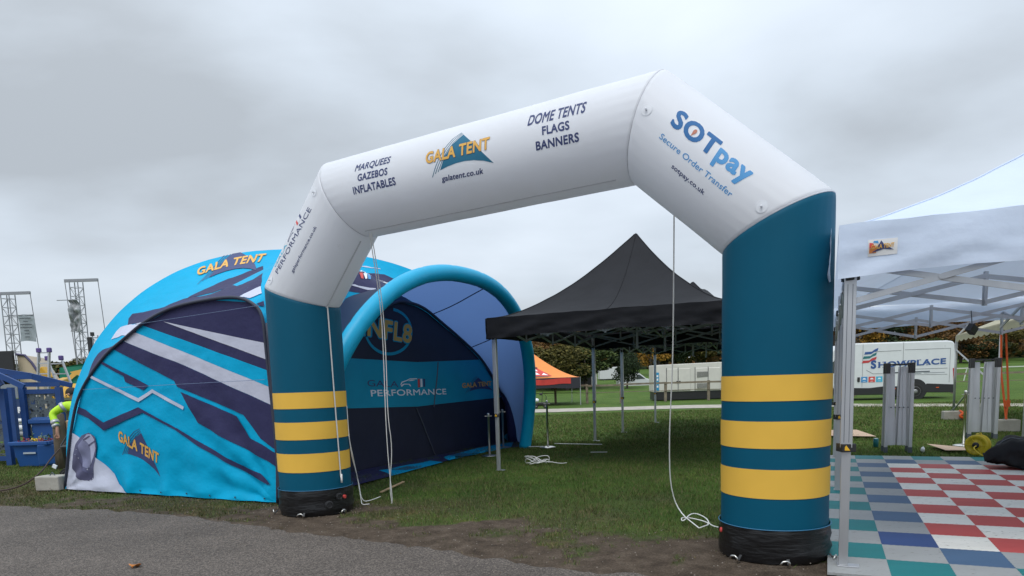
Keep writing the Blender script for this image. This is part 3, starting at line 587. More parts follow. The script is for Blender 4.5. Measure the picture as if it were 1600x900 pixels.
    arch_section(1, 'shoulder_section', M_white, R, rows=20); arch_section(2, 'top_section', M_white, R, rows=40); arch_section(3, 'shoulder_section', M_white, R, rows=20)
    # seams at the four mitres
    for k in (1, 2, 3, 4):
        Nn = miter(k); a, mm = arch_frame(k); pts = []
        for ph in np.linspace(0, 2*math.pi, 97):
            o = AN*math.cos(ph)+mm*math.sin(ph); q = AJ[k]+o*(AR_-.010); pts.append(q+a*((AJ[k]-q).dot(Nn)/a.dot(Nn)))
        b = MB(); b.tube(pts, .006, 6, False); b.build('seam', mat('seam_pale', (.55, .56, .6), rough=.6), R, smooth=True)
    # lengthwise lower seam of the beam and zip on the shoulder
    Lb = (AJ[3]-AJ[2]).length
    b = MB(); b.tube([arch_pt(2, s, -.52, .001) for s in np.linspace(.28, Lb-.28, 40)], .006, 6); b.build('seam', MATS['seam_pale'], R)
    b = MB(); b.tube([arch_pt(1, s, -.60, .001) for s in np.linspace(.08, 1.02, 16)], .009, 6); b.build('zip', mat('zip_grey', (.52, .53, .56), rough=.5), R)
    f = lambda k, off: (lambda a_, b_: arch_pt(k, a_, b_, off))
    for t_, bold, sh in (('MARQUEES', .012, .28), ('GAZEBOS', .02, 0), ('INFLATABLES', .02, 0), ('DOME TENTS', .014, .22), ('FLAGS', .02, 0), ('BANNERS', .02, 0), ('galatent.co.uk', .014, 0)):
        k, q = TX[t_]; decal('lettering', affine(text_polys(t_, bold+.012, sh), *q), f(k, .0025), M_logonavy, R, arch_cut)
    k, q = TX['LOGO']; tent_logo(lambda a_, b_, o: arch_pt(2, a_, b_, o), R, q, .002, M_logoteal, arch_cut)
    k, q = TX['SOTpay']; full = affine(text_polys('SOTpay', .038), *q); O = np.array(q[0]); ex = np.array(q[1])-O; lim = O[0]+ex[0]*.535
    decal('lettering', [p for p in full if np.mean([v[0] for v in p]) < lim], f(3, .0025), M_blue_p, R, arch_cut)
    decal('lettering', [p for p in full if np.mean([v[0] for v in p]) >= lim], f(3, .0025), M_blue2_p, R, arch_cut)
    k, q = TX['Secure Order Transfer']; decal('lettering', affine(text_polys('Secure Order Transfer', .01), *q), f(3, .0025), M_blue2_p, R, arch_cut)
    k, q = TX['sotpay.co.uk']; decal('lettering', affine(text_polys('sotpay.co.uk', .018), *q), f(3, .0025), M_logonavy, R, arch_cut)
    c = TX['DROP'][1][0]; decal('drop_emblem', [[(c[0]+.016*math.cos(t), c[1]+.02*math.sin(t)) for t in np.linspace(0, 6.28, 9)[:-1]], [(c[0]-.012, c[1]-.012), (c[0]+.012, c[1]-.012), (c[0]-.004, c[1]-.045)]], f(3, .004), mat('print_copper', (.45, .16, .1)), R, arch_cut)
    # Gala Performance along the left shoulder
    q1 = [(.206, .199), (.516, .175), (.200, .268)]; k, q2 = TX['PERFORMANCE']
    decal('lettering', affine(text_polys('GALA', .0), *q1), f(1, .0025), M_cyan_p, R, arch_cut)
    decal('lettering', affine(text_polys('PERFORMANCE', .004), *q2), f(1, .0025), M_logonavy, R, arch_cut)
    decal('car_emblem', affine(CARP, (.545, .175), (.76, .16), (.54, .262)), f(1, .0025), M_logonavy, R, arch_cut)
    for x, m_ in ((.775, M_red_p), (.815, M_clear), (.855, M_logonavy)): decal('emblem_bar', [[(x, .155), (x+.028, .153), (x+.026, .245), (x-.002, .247)]], f(1, .0025), m_, R, arch_cut)
    k, q = TX['galaperformance.co.uk']; decal('lettering', affine(text_polys('galaperformance.co.uk', .012), *q), f(1, .0025), M_logonavy, R, arch_cut)
    # guy-line patches with tabs
    for k, (s, a_) in ((3, TX['PATCHES_R'][1][0]), (3, TX['PATCHES_R'][1][1]), (1, TX['PATCHES_L'][1][0]), (1, TX['PATCHES_L'][1][1])):
        L_ = (AJ[k+1]-AJ[k]).length; s = min(max(s, .06), L_-.02)
        pp = decal('guy_patch', [[(s+.045*math.cos(t), a_+.045*math.sin(t)) for t in np.linspace(0, 6.28, 21)[:-1]]], f(k, .004), M_clear, R, (.03, .03))
        c = arch_pt(k, s, a_, 0); n_ = (arch_pt(k, s, a_, 1)-c).normalized(); b = MB(); b.lathe(c+n_*.004, [(.008, 0), (.006, .014), (.010, .02), (.004, .026)], 10, n_); b.build('guy_tab', M_white, pp, smooth=True)
    # white webbing strap down the far leg
    al = np.linspace(-.605, -.645, 30); zz_ = np.linspace(2.46, .42, 30); b = MB()
    vs = []; 
    for a_, z in zip(al, zz_):
        for w_ in (-.009, .009): vs.append(arch_pt(0, z, a_+w_, .010)+V3(0, 0, 0))
    b.add(vs, [(2*i, 2*i+1, 2*i+3, 2*i+2) for i in range(29)])
    b.tube([arch_pt(0, z, -.645, .02) for z in (.46, .40, .36)], .012, 6); b.build('webbing_strap', M_cord, R, smooth=True)
    return R
build_arch()
def cord(label, strands, r=.005, group=None):
    b = MB()
    for s in strands: b.tube(s, r, 6)
    return tag(b.build('rope', M_cord, None, smooth=True), label, 'rope', group)
def hang(a, b_, n=26, wob=.015, seed=0):
    a = V3(*a); b_ = V3(*b_); return [a.lerp(b_, i/n)+V3(wob*math.sin(i*.9+seed)*math.sin(math.pi*i/n), wob*math.cos(i*.7+seed)*math.sin(math.pi*i/n), 0) for i in range(n+1)]
def coil(c, R0, n, seed, z=.03, sx=1.6, zh=.02):
    rnd = random.Random(seed); ph = rnd.uniform(0, 6); return [V3(c[0]+sx*R0*math.cos(ph+t*2.3)*(.5+.5*rnd.random()), c[1]+R0*math.sin(ph+t*1.9+.4)*(.5+.6*rnd.random()), z+zh*rnd.random()**1.5) for t in np.linspace(0, n*2, n*6)]
def smoothp(p, it=2):
    for _ in range(it):
        q = [p[0]]
        for a, b in zip(p[:-1], p[1:]): q += [a*.75+b*.25, a*.25+b*.75]
        q.append(p[-1]); p = q
    return p
# ---------------- the dome tent ----------------
dA = np.array([-7.02, 10.59]); dB = np.array([-3.0, 8.65]); dC = np.array([.2, 16.3]); dD = dC+dA-dB
def unit(v): return v/np.linalg.norm(v)
def xprof(q): q = min(max(q, 0), 1); qq = q**.93; return 4.05*(1-abs(2*qq-1)**2.15)**(1/2.15)
class Poly3:
    def __init__(s, pts):
        s.p = np.array(pts, float); l = np.r_[0, np.cumsum(np.linalg.norm(np.diff(s.p, axis=0), axis=1))]; s.l = l/l[-1]; s.L = l[-1]
    def __call__(s, t): return Vector([float(np.interp(t, s.l, s.p[:, k])) for k in range(3)])
def smooth2(pts, n=90):
    """dense smooth curve through the given outline points (Catmull-Rom)"""
    P = np.array(pts, float); P = np.vstack([2*P[0]-P[1], P, 2*P[-1]-P[-2]]); out = []
    for i in range(1, len(P)-2):
        for t in np.linspace(0, 1, max(2, n//(len(P)-3)), endpoint=False):
            a, b, c, d = P[i-1:i+3]; out.append(.5*((2*b)+(-a+c)*t+(2*a-5*b+4*c-d)*t*t+(-a+3*b-3*c+d)*t**3))
    out.append(P[-2]); return np.array(out)
ABo = smooth2(AB_OUT)
arcAB = Poly3([[*(dA+unit(dB-dA)*s), z] for s, z in AB_OUT])
qs = (1-np.cos(np.linspace(0, np.pi/2, 120)))/2
def half(P, Q): return Poly3([[*(P+(Q-P)*q), xprof(q)] for q in qs])
hA, hB, hC, hD = half(dA, dC), half(dB, dD), half(dC, dA), half(dD, dB)
def roof_fn(arc, h0, h1):
    def f(t, r, off=0):
        X = h0(2*t) if t <= .5 else h1(2*(1-t))
        P = arc(t)*(1-r)+X*r
        return P
    def g(t, r, off=0):
        p = f(t, r)
        e = 1e-3; t0 = min(max(t, e), 1-e); r0_ = min(max(r, e), 1-e)
        n = (f(t0+e, r0_)-f(t0-e, r0_)).cross(f(t0, r0_+e)-f(t0, r0_-e))
        if n.length > 1e-12: n.normalize()
        else: n = V3(0, 0, 1)
        c = V3(-3.4, 13.4, .8)
        if n.dot(p-c) < 0: n = -n
        return p+n*(off+.02*math.sin(math.pi*min(r, 1))*math.sin(math.pi*t)+.008*mnoise.noise(p*2.2))
    return g
AB_AX = unit(dB-dA); AB_N = np.array([AB_AX[1], -AB_AX[0]])
def abw(s, z, off=0):
    t = s/4.45; zz = max(z, -.1)
    edge = min(max(t*(1-t)*4, 0), 1)*min(max((2.7-z)/2.7, 0), 1)
    d = .03*math.sin(math.pi*min(max(t, 0), 1))*math.sin(math.pi*min(max(z/2.9, 0), 1)+.25)
    p = V3(s, z*2, 0)
    w = .018*mnoise.noise(V3(s*1.3+z*1.1, z*2.2-s*.5, 1))+.010*mnoise.noise(V3(s*3+z*2.2, z*5-s*1.5, 4))
    # tension folds running up from the hem and the right-hand corner
    k = math.exp(-max(z, 0)/.45); w += .038*k*math.sin(s*9+4*mnoise.noise(V3(s*1.5, z*2, 7)))*min(1, max(z, 0)/.12+.3)
    ang = math.atan2(z-.0, 4.43-s); rad = math.hypot(z, 4.43-s); w += .036*math.exp(-rad/1.3)*math.sin(ang*17+1)*min(1, rad)
    ang = math.atan2(z, s+.05); w += .03*math.exp(-math.hypot(z, s)/1.0)*math.sin(ang*15)
    d += w*min(1, .15+edge*3)
    hem = .02*math.exp(-max(z, 0)/.08)
    q = dA+AB_AX*s+AB_N*(d+hem+off)
    return V3(q[0], q[1], max(z, .005))
def band_between(c0, c1, n, name, m, parent):
    b = MB(); b.grid(lambda a, r: c0(a)*(1-r)+c1(a)*r, n, 10); return b.build(name, m, parent, smooth=True)
def build_dome():
    R = thing('dome_tent', (-3.4, 12.6, 0), 'cyan and navy inflatable dome tent printed with logos behind the left arch leg', 'dome tent')
    hull = [tuple(q) for q in ABo]
    outl = [[tuple(q) for q in ABo]]
    wall = decal('side_wall', outl, lambda a, b: abw(a, b, 0), M_cyan, R, (.06, .045))
    mm = dict(navy=M_navy, white=M_twhite, cyan=M_cyan, helmet=M_helm, helmet_light=M_helml, helmet_dark=M_helmd, helmet_mid=mat('helmet_mid', (.19, .20, .32), rough=.6, var=.3, vscale=4), helmet_line=M_helmd)
    for i, (c, p) in enumerate(AB):
        nm = 'printed_panel' if not c.startswith('helmet') else 'printed_helmet'
        decal(nm, [p], lambda a, b, o=.0018*(i+1): abw(a, b, o), mm[c], wall, (.06, .045), clip=AB_OUT)
    tent_logo(lambda a, b, o: abw(a, b, o), wall, AB_LOGO, .004, M_logonavy, (.06, .045))
    for z0, z1 in ((2.36, 2.52), (1.55, 1.60)):
        pts = [abw(s, z0+(z1-z0)*(s/4.4), .062) for s in np.linspace(.75 if z0 < 2 else 2.05, 4.40, 40)]
        b = MB(); b.tube(pts, .003, 5); b.build('wall_seam', mat('thread', (.16, .22, .36), rough=.7), wall)
    for s in np.linspace(.25, 4.2, 9):
        b = MB(); c = abw(s, .06, .012); b.lathe(c, [(.012, 0), (.012, .004), (.006, .005)], 8, (AB_N[0], AB_N[1], 0)); b.build('eyelet', M_seam, wall)
    # dark piping round the wall
    b = MB(); P = [V3(*(dA+AB_AX*s+AB_N*.035), z) for s, z in ABo]; b.tube(P, .022, 8); b.build('piping', M_seam, R, smooth=True)
    # roof panel above the side wall
    g = roof_fn(arcAB, hA, hB)
    b = MB(); b.grid(lambda t, r: g(t, r), 120, 24); rp = b.build('roof_panel', M_cyan, R, smooth=True)
    for i, (c, p) in enumerate(RAB):
        decal('printed_panel', [p], lambda t, r, o=.0025*(i+1): g(min(max(t, 0), 1), min(max(r, 0), 1), o), mm[c], rp, (.01, .04))
    tent_logo(lambda t, r, o: g(min(max(t, 0), 1), min(max(r, 0), 1), o), rp, RAB_LOGO, .010, M_logonavy, (.01, .05))
    # inflated legs of the frame, crossing at the top
    for h0, h1 in ((hA, hC), (hB, hD)):
        b = MB(); pts = [h0(t) for t in np.linspace(0, 1, 28)]+[h1(t) for t in np.linspace(1, 0, 28)][1:]
        b.tube([p+(V3(-3.4, 13.2, .6)-p).normalized()*.24 for i, p in enumerate(pts)], .11, 12); b.build('frame_tube', M_navy, R, smooth=True)
    # entrance wall under the canopy
    W0 = np.array([-3.2, 10.7]); W1 = np.array([.1, 16.73]); ax = unit(W1-W0); n_ = np.array([ax[1], -ax[0]])
    BCo = smooth2(BC_OUT)
    def bcw(s, z, off=0):
        t = min(max(s/6.9, 0), 1); d = .03*math.sin(math.pi*t)*math.sin(math.pi*min(max(z/3, 0), 1))
        d += .02*mnoise.noise(V3(s*.9, z*1.4, 3))+.02*math.exp(-max(z, 0)/.7)*math.sin(s*2.7+2*mnoise.noise(V3(s, z, 9)))
        q = W0+ax*s+n_*(d+off); return V3(q[0], q[1], max(z, .01))
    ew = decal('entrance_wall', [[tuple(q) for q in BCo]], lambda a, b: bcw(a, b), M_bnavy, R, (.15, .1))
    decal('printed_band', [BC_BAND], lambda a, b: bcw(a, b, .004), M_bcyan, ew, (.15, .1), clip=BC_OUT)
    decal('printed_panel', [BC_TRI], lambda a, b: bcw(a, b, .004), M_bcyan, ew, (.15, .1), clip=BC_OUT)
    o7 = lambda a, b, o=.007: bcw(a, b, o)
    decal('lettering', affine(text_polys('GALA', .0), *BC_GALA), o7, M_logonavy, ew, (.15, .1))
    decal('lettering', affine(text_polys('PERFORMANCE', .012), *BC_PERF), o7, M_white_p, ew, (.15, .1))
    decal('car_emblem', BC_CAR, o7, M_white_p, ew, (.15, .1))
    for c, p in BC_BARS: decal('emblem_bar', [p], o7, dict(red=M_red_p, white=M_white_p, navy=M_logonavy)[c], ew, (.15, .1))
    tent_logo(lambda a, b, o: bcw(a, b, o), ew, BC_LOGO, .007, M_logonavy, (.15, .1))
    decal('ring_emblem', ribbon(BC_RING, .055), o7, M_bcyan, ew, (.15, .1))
    O = np.array(BC_NFL[0]); ex = np.array(BC_NFL[1])-O; q = [tuple(O-ex*.16), BC_NFL[1], tuple(np.array(BC_NFL[2])-ex*.16)]
    decal('lettering', affine(text_polys('INFL8', .075), *q), lambda a, b: bcw(a, b, .010), M_bcyan, ew, (.15, .1))
    decal('lettering', affine(text_polys('INFL8', .03), *q), lambda a, b: bcw(a, b, .013), M_golddim, ew, (.15, .1))
    for p in BC_SEAMS:
        b = MB(); b.tube([bcw(p[0][0]+(p[1][0]-p[0][0])*t, max(.02, p[0][1]+(p[1][1]-p[0][1])*t), .012) for t in np.linspace(0, 1, 10)], .012, 5); b.build('wall_seam', mat('grey_tape', (.10, .105, .13), rough=.7), ew)
    # printed floor cloth running out under the canopy
    cloth = [(-2.62, 9.2), (-2.28, 10.05), (-1.45, 12.1), (-.62, 14.3), (.18, 15.0), (.2, 16.9), (-3.1, 10.9), (-3.1, 9.3)]
    fz = lambda a, b, o=0: V3(a, b, .018+o+.012*mnoise.noise(V3(a*2, b*2, 0)))
    fc = decal('floor_cloth', [cloth], fz, M_navy, R, (.25, .25))
    decal('printed_panel', [[(-2.1, 11.2), (-1.95, 10.85), (-1.28, 12.42), (-1.55, 12.75), (-2.3, 11.55)]], lambda a, b: fz(a, b, .004), M_cyan, fc, (.25, .25))
    decal('printed_panel', [[(-1.20, 12.75), (-.62, 14.25), (.0, 15.0), (.05, 16.2), (-.75, 14.9), (-1.35, 13.3)]], lambda a, b: fz(a, b, .004), M_cyan, fc, (.25, .25))
    for c in ((-1.78, 11.45), (-.98, 13.35)):
        for k in range(6):
            x, y = c[0]+k*.035, c[1]+k*.07; decal('printed_stripe', [[(x, y), (x-.3, y+.17), (x-.29, y+.2), (x+.01, y+.03)]], lambda a, b: fz(a, b, .008), M_logonavy, fc, (.25, .25))
    # the visor-like canopy: arch tube leaning outwards and cloth between tube and wall
    N_ = np.array([-2.8, 9.0]); Q_ = np.array([.29, 14.77]); tx_ = unit(Q_-N_); tn = np.array([tx_[1], -tx_[0]]); Hh, hl, pw = 3.25, np.linalg.norm(Q_-N_)/2, 2.3
    tp = []
    for th in np.linspace(0, math.pi, 72):
        c, s = math.cos(th), math.sin(th); x = -hl*np.sign(c)*abs(c)**(2/pw); z = Hh*abs(s)**(2/pw)
        xy = N_+tx_*(hl+x)+tn*.2*z; tp.append([xy[0], xy[1], z])
    tubeC = Poly3(tp)
    b = MB(); K = 150; pts = [tubeC(t) for t in np.linspace(0, 1, K)]
    rs = [.128-.006*(abs((i*13/K) % 1-.5) > .46) for i in range(K)]
    b.tube(pts, rs, 20); tb = b.build('canopy_tube', M_tube, R, smooth=True)
    arcBC = Poly3([[*(W0+ax*s_+n_*.02), z+.02] for s_, z in BCo])
    # attachment line a little above the wall, on the roof panel
    up0 = Poly3([[*(W0+ax*s_), z+.03] for s_, z in BCo]); g2 = roof_fn(up0, hB, hC)
    ats = [(.2, .33), (.312, .325), (.357, .258), (.422, .215), (.50, .13), (.6, .09)]; r0f = lambda t: max(.02, float(np.interp(t, [0, .12]+[a_[0] for a_ in ats]+[.8, 1], [0, .2]+[a_[1] for a_ in ats]+[ats[-1][1]*.5, 0])))*min(1, 12*t, 12*(1-t))
    up = Poly3([list(g2(t, r0f(t))) for t in np.linspace(0, 1, 80)])
    tin = lambda t: tubeC(t)+(arcBC(t)-tubeC(t)).normalized()*.05
    def can(t, r, o):
        p = (up if o > 0 else arcBC)(t)*(1-r)+tubeC(t)*r; sag = -.06*math.sin(math.pi*r)
        c = V3(-1.5, 12.3, .6); n = (p-c).normalized(); return p+n*(sag+.09*min(1, r*1.5))
    b = MB(); b.grid(lambda t, r: can(t, r, 1), 80, 12); b.build('canopy_cloth', M_inner, R, smooth=True)
    b = MB(); b.tube([arcBC(t)+V3(n_[0], n_[1], 0)*.03 for t in np.linspace(0, 1, 70)], .03, 8); b.build('piping', M_seam, R, smooth=True)
    for t in (.30, .42, .58, .72):
        b = MB(); b.tube([can(t+.01*r, r, 1)+(V3(-1.5, 12.3, .6)-can(t, r, 0)).normalized()*.012 for r in np.linspace(.02, .95, 12)], .010, 5); b.build('lining_seam', mat('lining_seam', (.035, .045, .11), rough=.7), R)
    # other roof panels and walls
    b = MB(); b.grid(lambda t, r: g2(t, r0f(t)*r), 80, 6); b.build('canopy_lining', M_inner, R, smooth=True)
    b = MB(); b.grid(lambda t, r: g2(t, r0f(t)+(1-r0f(t))*r), 80, 24); rp2 = b.build('roof_panel', M_cyan, R, smooth=True)
    def g2c(t, r, o): return g2(min(max(t, 0), 1), min(max(r, 0), 1), o)
    for i, (c, p) in enumerate(RBC): decal('printed_panel', [p], lambda t, r, o=.003*(i+1): g2c(t, r, o), mm[c], rp2, (.01, .04))
    for c, p in RBC_BARS: decal('emblem_bar', [p], lambda t, r: g2c(t, r, .014), dict(red=M_red_p, white=M_white_p, blue=M_blue2_p)[c], rp2, (.01, .04))
    decal('lettering', affine(text_polys('PERFORMANCE', .03), *RBC_TEXT), lambda t, r: g2c(t, r, .014), M_white_p, rp2, (.01, .04))
    for P, Q, h0, h1 in ((dC, dD, hC, hD), (dD, dA, hD, hA)):
        sx = unit(Q-P); LL = np.linalg.norm(Q-P); arc = Poly3([[*(P+sx*s*LL/4.43), z] for s, z in ABo]) if P is dC else Poly3([[*(P+sx*(4.43-s)*LL/4.43), z] for s, z in ABo[::-1]]); gg = roof_fn(arc, h0, h1)
        b = MB(); b.grid(lambda t, r: gg(t, r), 50, 12); b.build('roof_panel', M_cyan, R, smooth=True)
        decal('side_wall', [[((s if P is dC else 4.43-s)*LL/4.43, z) for s, z in ABo]], lambda a, b_: V3(*(P+sx*a), max(z_ if False else b_, .01)), M_navy if P is dC else M_cyan, R, (.3, .3))
    # narrow loose flap at the near corner and white guy rope foot
    b = MB(); b.grid(lambda a, r: V3(*(dB+AB_AX*(.02+.10*a*(1.15-r))+AB_N*(.05*math.sin(a*3))), .01+1.2*r), 6, 14); b.build('corner_flap', M_twhite, R, smooth=True)
    b = MB(); b.tube([V3(*(dB+AB_AX*.03+AB_N*.04), z) for z in np.linspace(.02, 2.3, 12)], .03, 8); b.build('piping', M_seam, R, smooth=True)
    return R
build_dome()
# ---------------- pop-up marquees ----------------
def popup(name, label, group, P0, e1, e2, Wd, Dp, ze, zv, peaks, zp, fab, legs, frame_m, leg_m, expo=1.3, legw=.062, barw=.032, drop=.22, rise=.10, nx=4, ny=4, seed=0, under=None, leg_detail=True, lift=0, ridge=.0):
    P0 = np.array(P0, float); e1 = unit(np.array(e1, float)); e2 = unit(np.array(e2, float))
    def G(x, y, z): q = P0+e1*x+e2*y; return V3(q[0], q[1], z)
    c = G(Wd/2, Dp/2, 0); R = thing(name, c, label, 'marquee', group)
    y1, y2 = peaks
    def roofz(x, y):
        a = abs(x-Wd/2)/(Wd/2); b_ = (y1-y)/y1 if y < y1 else (y-y2)/(Dp-y2) if y > y2 else -.12*math.sin(math.pi*(y-y1)/max(y2-y1, .01)) if y2 > y1 else 0
        dip = .16*math.sin(math.pi*(y-y1)/(y2-y1))**2 if y2 > y1 and y1 < y < y2 else 0
        m = max(a, b_, 0); m2 = min(a, max(b_, 0))
        h = (1-m)**expo; h *= 1-.05*m2*(1-m)*4*.3
        return zv+(zp-zv)*h-dip*(1-a)
    ov = .05
    def ring_pt(m, side, f):
        xl, xr = Wd/2*(1-m), Wd-Wd/2*(1-m); yl, yr = y1*(1-m), Dp-(Dp-y2)*(1-m)
        c_ = [(xl, yl), (xr, yl), (xr, yr), (xl, yr)]; p, q = c_[side], c_[(side+1) % 4]; return p[0]+(q[0]-p[0])*f, p[1]+(q[1]-p[1])*f
    def surf(m, side, f, up=0):
        x, y = ring_pt(m, side, f); dip = (.05*math.sin(math.pi*min(max((y-y1)/max(y2-y1, .01), 0), 1))**2+ridge*min(max((y-y1)/max(y2-y1, .01), 0), 1))*(1-m)
        z = zv+(zp-zv)*(1-m)**expo*(1-.10*math.sin(math.pi*f)*m*(1-m)*2)-dip
        z += .018*mnoise.noise(V3(x*1.1+seed, y*1.1, 1))+.007*mnoise.noise(V3(x*4+seed, y*4, 2))
        if m > .999: x = x+(ov if x > Wd/2 else -ov)*(side in (1, 3) or f in (0, 1)); y = y+(ov if y > Dp/2 else -ov)*(side in (0, 2) or f in (0, 1))
        return G(x, y, z+up)
    b = MB()
    for side in range(4): b.grid(lambda a, r_, s_=side: surf(1-a, s_, r_), 44, 26)
    rc = b.build('roof_cloth', fab, R, smooth=True)
    for side in range(4):
        b = MB(); b.tube([surf(m, side, 0, .002) for m in np.linspace(.99, .01, 40)], .007, 5); b.build('roof_seam', fab, rc, smooth=True)
    b = MB(); b.tube([surf(m, 0, .5, .002) for m in np.linspace(.99, .01, 40)], .006, 5); b.build('roof_seam', fab, rc, smooth=True)
    # valance on four sides
    def val(pa, pb, nrm):
        L_ = np.linalg.norm(np.array(pb)-np.array(pa)); n = max(24, int(L_*16))
        def f(a, r):
            x = pa[0]+(pb[0]-pa[0])*a; y = pa[1]+(pb[1]-pa[1])*a
            zt = zv-.0; ft = ze+.035*math.sin(math.pi*a)+.008*math.sin(a*L_*5+seed)
            e = min(1, min(a, 1-a)*L_/.12)
            w = (.034*mnoise.noise(V3(a*L_*2.4+r*1.2, r*1.8, seed+nrm[0]*3+nrm[1]*5))+.012*mnoise.noise(V3(a*L_*7, r*5+a*4, seed+2)))*(.25+.75*e)*(.3+r)
            return G(x+nrm[0]*(ov+w), y+nrm[1]*(ov+w), zt+(ft-zt)*r+.012*mnoise.noise(V3(a*L_*3, seed, 0))*(1-r))
        b = MB(); b.grid(f, n, 12); return b.build('valance', fab, R, smooth=True), f
    v1, f1 = val((-ov, -ov), (Wd+ov, -ov), (0, -1)); val((Wd+ov, -ov), (Wd+ov, Dp+ov), (1, 0)); val((Wd+ov, Dp+ov), (-ov, Dp+ov), (0, 1)); val((-ov, Dp+ov), (-ov, -ov), (-1, 0))
    # scissor frame
    def scissor(pa, pb, n, zt=ze+rise, zb=ze-drop, w=barw):
        pa = np.array(pa); pb = np.array(pb)
        for k in range(n):
            a = pa+(pb-pa)*k/n; c_ = pa+(pb-pa)*(k+1)/n; o = (pb-pa)/np.linalg.norm(pb-pa); o = np.array([-o[1], o[0]])*.014
            b = MB(); b.bar(G(*(a+o), zt), G(*(c_+o), zb), .018, w); b.build('scissor_bar', frame_m, R)
            b = MB(); b.bar(G(*(a-o), zb), G(*(c_-o), zt), .018, w); b.build('scissor_bar', frame_m, R)
            m_ = (a+c_)/2; b = MB(); nn = e1*o[0]+e2*o[1]; b.lathe(G(*m_, (zt+zb)/2)-V3(nn[0], nn[1], 0)*2.2, [(.016, 0), (.016, .062), (.006, .064)], 10, (nn[0], nn[1], 0)); b.build('pivot_bolt', leg_m, R)
        for k in range(1, n):
            a = pa+(pb-pa)*k/n; b = MB(); b.bar(G(*a, zb-.03), G(*a, zt+.04), .03); b.build('frame_upright', frame_m, R)
    scissor((.02, .02), (Wd-.02, .02), nx); scissor((.02, Dp-.02), (Wd-.02, Dp-.02), nx); scissor((.02, .02), (.02, Dp-.02), ny); scissor((Wd-.02, .02), (Wd-.02, Dp-.02), ny)
    scissor((Wd/2, .02), (Wd/2, Dp-.02), ny, ze+rise+.04, ze-drop+.08); 
    for yy in sorted({y1, y2}):
        scissor((.02, yy), (Wd-.02, yy), nx, ze+rise+.04, ze-drop+.08)
        b = MB(); b.bar(G(Wd/2, yy, ze-.2), G(Wd/2, yy, zp-.08-(ridge if yy == y2 else 0)), .04); b.build('centre_post', frame_m, R)
    for (x, y) in legs:
        b = MB(); P = legw; inx = .02+lift*.7 if x < Wd/2 else -.02; iny = .02 if y < Dp/2 else -.02
        base = G(x+inx, y+iny, 0); ln = V3(e1[0], e1[1], 0)
        lg = MB().bar(base+V3(0, 0, .92), base+V3(0, 0, ze+.22), P, P, up=(e2[0], e2[1], 0)).build('leg', leg_m, R, bevel=.005)
        MB().bar(base+V3(0, 0, .012+lift), base+V3(0, 0, .94), P*.78, P*.78, up=(e2[0], e2[1], 0)).build('inner_leg', leg_m, lg, bevel=.004)
        b = MB(); b.box(base+V3(0, 0, .92), (P*1.25, P*1.25, .06)); b.build('lock_clip', M_plastic, lg, bevel=.004)
        b = MB(); b.box(base+V3(0, 0, ze+.02), (P*1.16, P*1.16, .07)); b.build('corner_bracket', M_plastic, lg, bevel=.006)
        b = MB(); b.box(base+V3(e1[0], e1[1], 0)*.035+V3(0, 0, .006+lift), (.15, .09, .010), Matrix.Rotation(math.atan2(e1[1], e1[0]), 3, 'Z')); b.build('foot_plate', leg_m, lg, bevel=.002)
        if leg_detail:
            f = -V3(e2[0], e2[1], 0); s_ = V3(e1[0], e1[1], 0); c_ = base+V3(0, 0, .915)+f*(P*.62+.006)
            b = MB(); b.add([c_-s_*.027+V3(0, 0, -.012), c_+s_*.027+V3(0, 0, -.012), c_+V3(0, 0, .026), c_-s_*.027+V3(0, 0, -.012)+f*.004, c_+s_*.027+V3(0, 0, -.012)+f*.004, c_+V3(0, 0, .026)+f*.004], [(0, 1, 2), (3, 5, 4), (0, 3, 4, 1), (1, 4, 5, 2), (2, 5, 3, 0)]); b.build('warning_sticker', mat('sticker_yellow', (.75, .42, .02), rough=.5), lg)
            for k in (-1, 1):      # extrusion grooves
                b = MB(); b.bar(base+V3(0, 0, .96)+f*P*.5+s_*P*.2*k, base+V3(0, 0, ze-.04)+f*P*.5+s_*P*.2*k, .003, .003); b.build('groove', M_steelb, lg)
    return R, G, f1
be1 = (.905, -.426); be2 = (.426, .905)
BL = (-.25, 11.21)
M_darkbar = mat('dark_bar', (.34, .39, .44), rough=.5, metal=.2, var=.1)
popup('black_marquee', 'black pop-up marquee, nearer one, seen through the arch', 'black pop-up marquees', BL, be1, be2, 3.8, 5.25, 2.17, 2.50, (1.9, 4.15), 3.96, M_blackfab, ((0, 0), (3.8, 0), (0, 5.2), (3.8, 5.2)), M_darkbar, M_alu, 1.55, .068, .034, -.02, .26, 4, 4, 3, ridge=.34)
BL2 = np.array(BL)+unit(np.array(be2))*5.34
popup('black_marquee', 'black pop-up marquee behind the nearer black one', 'black pop-up marquees', BL2, be1, be2, 3.8, 6.0, 2.13, 2.46, (2.0, 4.0), 3.75, M_blackfab, ((0, 2.2), (3.8, 2.2), (0, 6.0), (3.8, 6.0)), M_darkbar, M_alu, 1.5, .068, .034, -.02, .26, 4, 4, 8)
we1 = unit(TU); we2 = -unit(TV)
wt, WG, wf = popup('white_marquee', 'white pop-up marquee over the chequered floor on the right', None, (2.44, 4.98), we1, we2, 4.6, 7.2, 2.14, 2.50, (1.85, 5.4), 3.78, M_whitefab, ((0, 0), (4.6, 0), (0, 3.62), (4.6, 3.62), (0, 7.2), (4.6, 7.2)), M_alu, M_alu, 1.27, .082, .04, .17, .10, 4, 6, 5, lift=.02)
